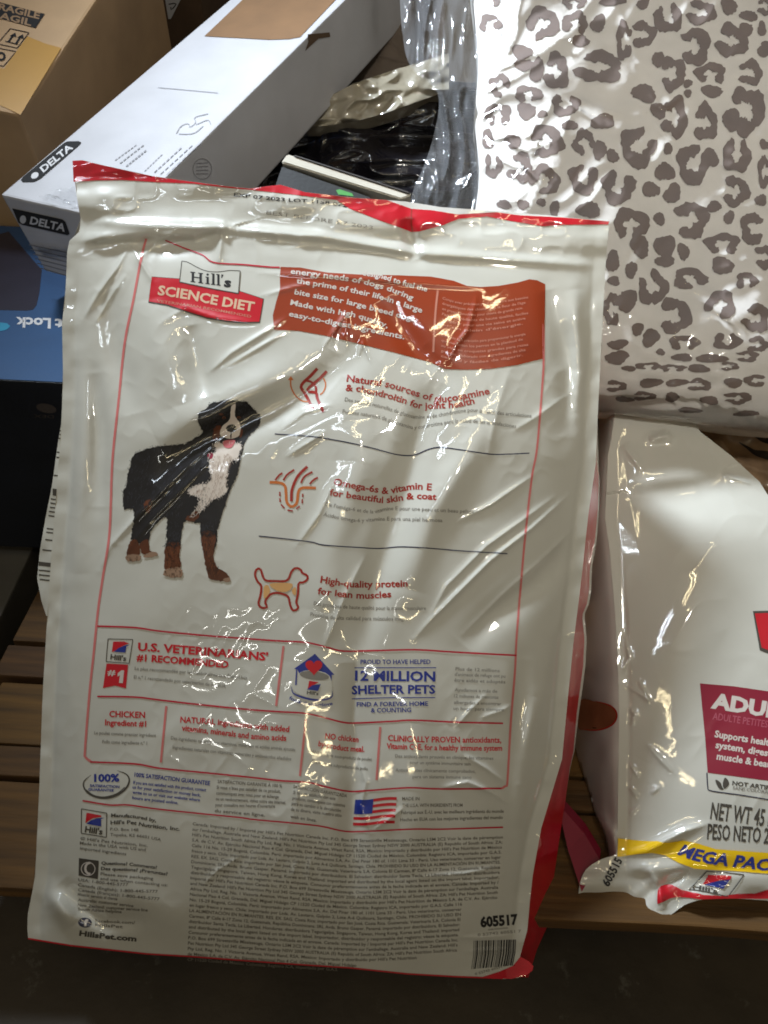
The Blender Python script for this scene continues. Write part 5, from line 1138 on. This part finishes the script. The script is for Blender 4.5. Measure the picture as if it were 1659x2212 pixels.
i = ink2(1); i.off = .0016; i.poly(zR2([(985, 1298), (1125, 1312), (1118, 1330), (1060, 1332), (1000, 1350), (950, 1362)])); i.build('mark_red', M['red'], o)
i = ink2(2); i.off = .0018; i.poly(zR2([(958, 1366), (1010, 1345), (1115, 1328), (1075, 1385)])); i.build('mark_blue', M['blue'], o)
i = ink2(); i.off = .0014; i.poly(zR2([(690, 1372), (715, 1364), (760, 1366), (795, 1378), (830, 1394), (890, 1414), (960, 1428), (1060, 1430), (1160, 1416), (1270, 1412), (1350, 1388), (1700, 1378), (1800, 1382), (1800, 1425), (1500, 1440), (1300, 1446), (1120, 1444), (940, 1450), (860, 1440), (790, 1436), (750, 1444), (705, 1466), (680, 1480)]), 7); i.build('red_swoosh', M['red'], b2)
i = ink2(1); i.off = .0015; i.text('605515', zR2([(375, 1374), (420, 1296), (463, 1214)]), 17, .03); i.build('item_number', M['black'], b2)

# ------------------------------------------------------------------ third bag, mostly hidden behind the big one
n3 = nb; p3 = at(110, 1150, .83)
HL = [(160, 850), (138, 885), (126, 950), (112, 1050), (98, 1120), (86, 1190), (80, 1250), (90, 1300), (100, 1330)]
HR = [(420, 880), (420, 1330)]
S3 = Surf(p3, n3, (60, 840, 440, 1350), lambda x, y: .012 * (1 - np.exp(-np.clip(x - 80, 0, 999) / 60)) + .002 * vnoise(x / 30, y / 40, 71), 3)
b3 = thing('printed_bag', 'white bag with rows of small print peeking out behind the dog food bag', 'bag', (-.30, .52, .1425))
sheet('front_panel', S3, HL, HR, [(160, 850), (420, 880)], [(100, 1330), (420, 1330)], 40, 70, M['film'], b3)
gg = coons(HL, HR, [(160, 850), (420, 880)], [(100, 1330), (420, 1330)], 8, 30)
fe = S3.pos(gg[:, 0, 0], gg[:, 0, 1]); bk = fe - nb * .05 + np.array([.02, 0, 0]); bk[:, 2] = np.maximum(bk[:, 2], .1425)
loft('side_gusset', np.array([fe, (fe + bk) / 2, bk]).transpose(1, 0, 2), M['film_side'], b3)
i = Ink(S3, 0)
for (y, hh, xl, xr) in [(897, 6, 138, 160), (913, 3, 133, 160), (921, 3, 132, 160), (929, 3, 130, 160), (937, 3, 129, 160), (945, 3, 127, 160), (975, 3, 123, 160), (986, 3, 122, 160), (1025, 3, 116, 160)]: i.poly([(xl, y), (xr, y + 6), (xr, y + 6 + hh), (xl, y + hh)])
for (y, hh, xl, xr) in [(1055, 15, 112, 160), (1076, 3, 108, 160), (1085, 3, 107, 160), (1094, 3, 106, 160), (1103, 3, 104, 160), (1112, 3, 103, 160), (1140, 3, 99, 160), (1148, 3, 98, 160), (1164, 3, 96, 160), (1186, 3, 90, 160), (1213, 9, 82, 160), (1230, 3, 82, 160), (1240, 3, 82, 160), (1250, 3, 84, 160)]: i.poly([(xl + 2, y), (xr, y + 8), (xr, y + 8 + hh), (xl + 2, y + hh)])
i.build('printed_rows', M['dgrey'], b3)
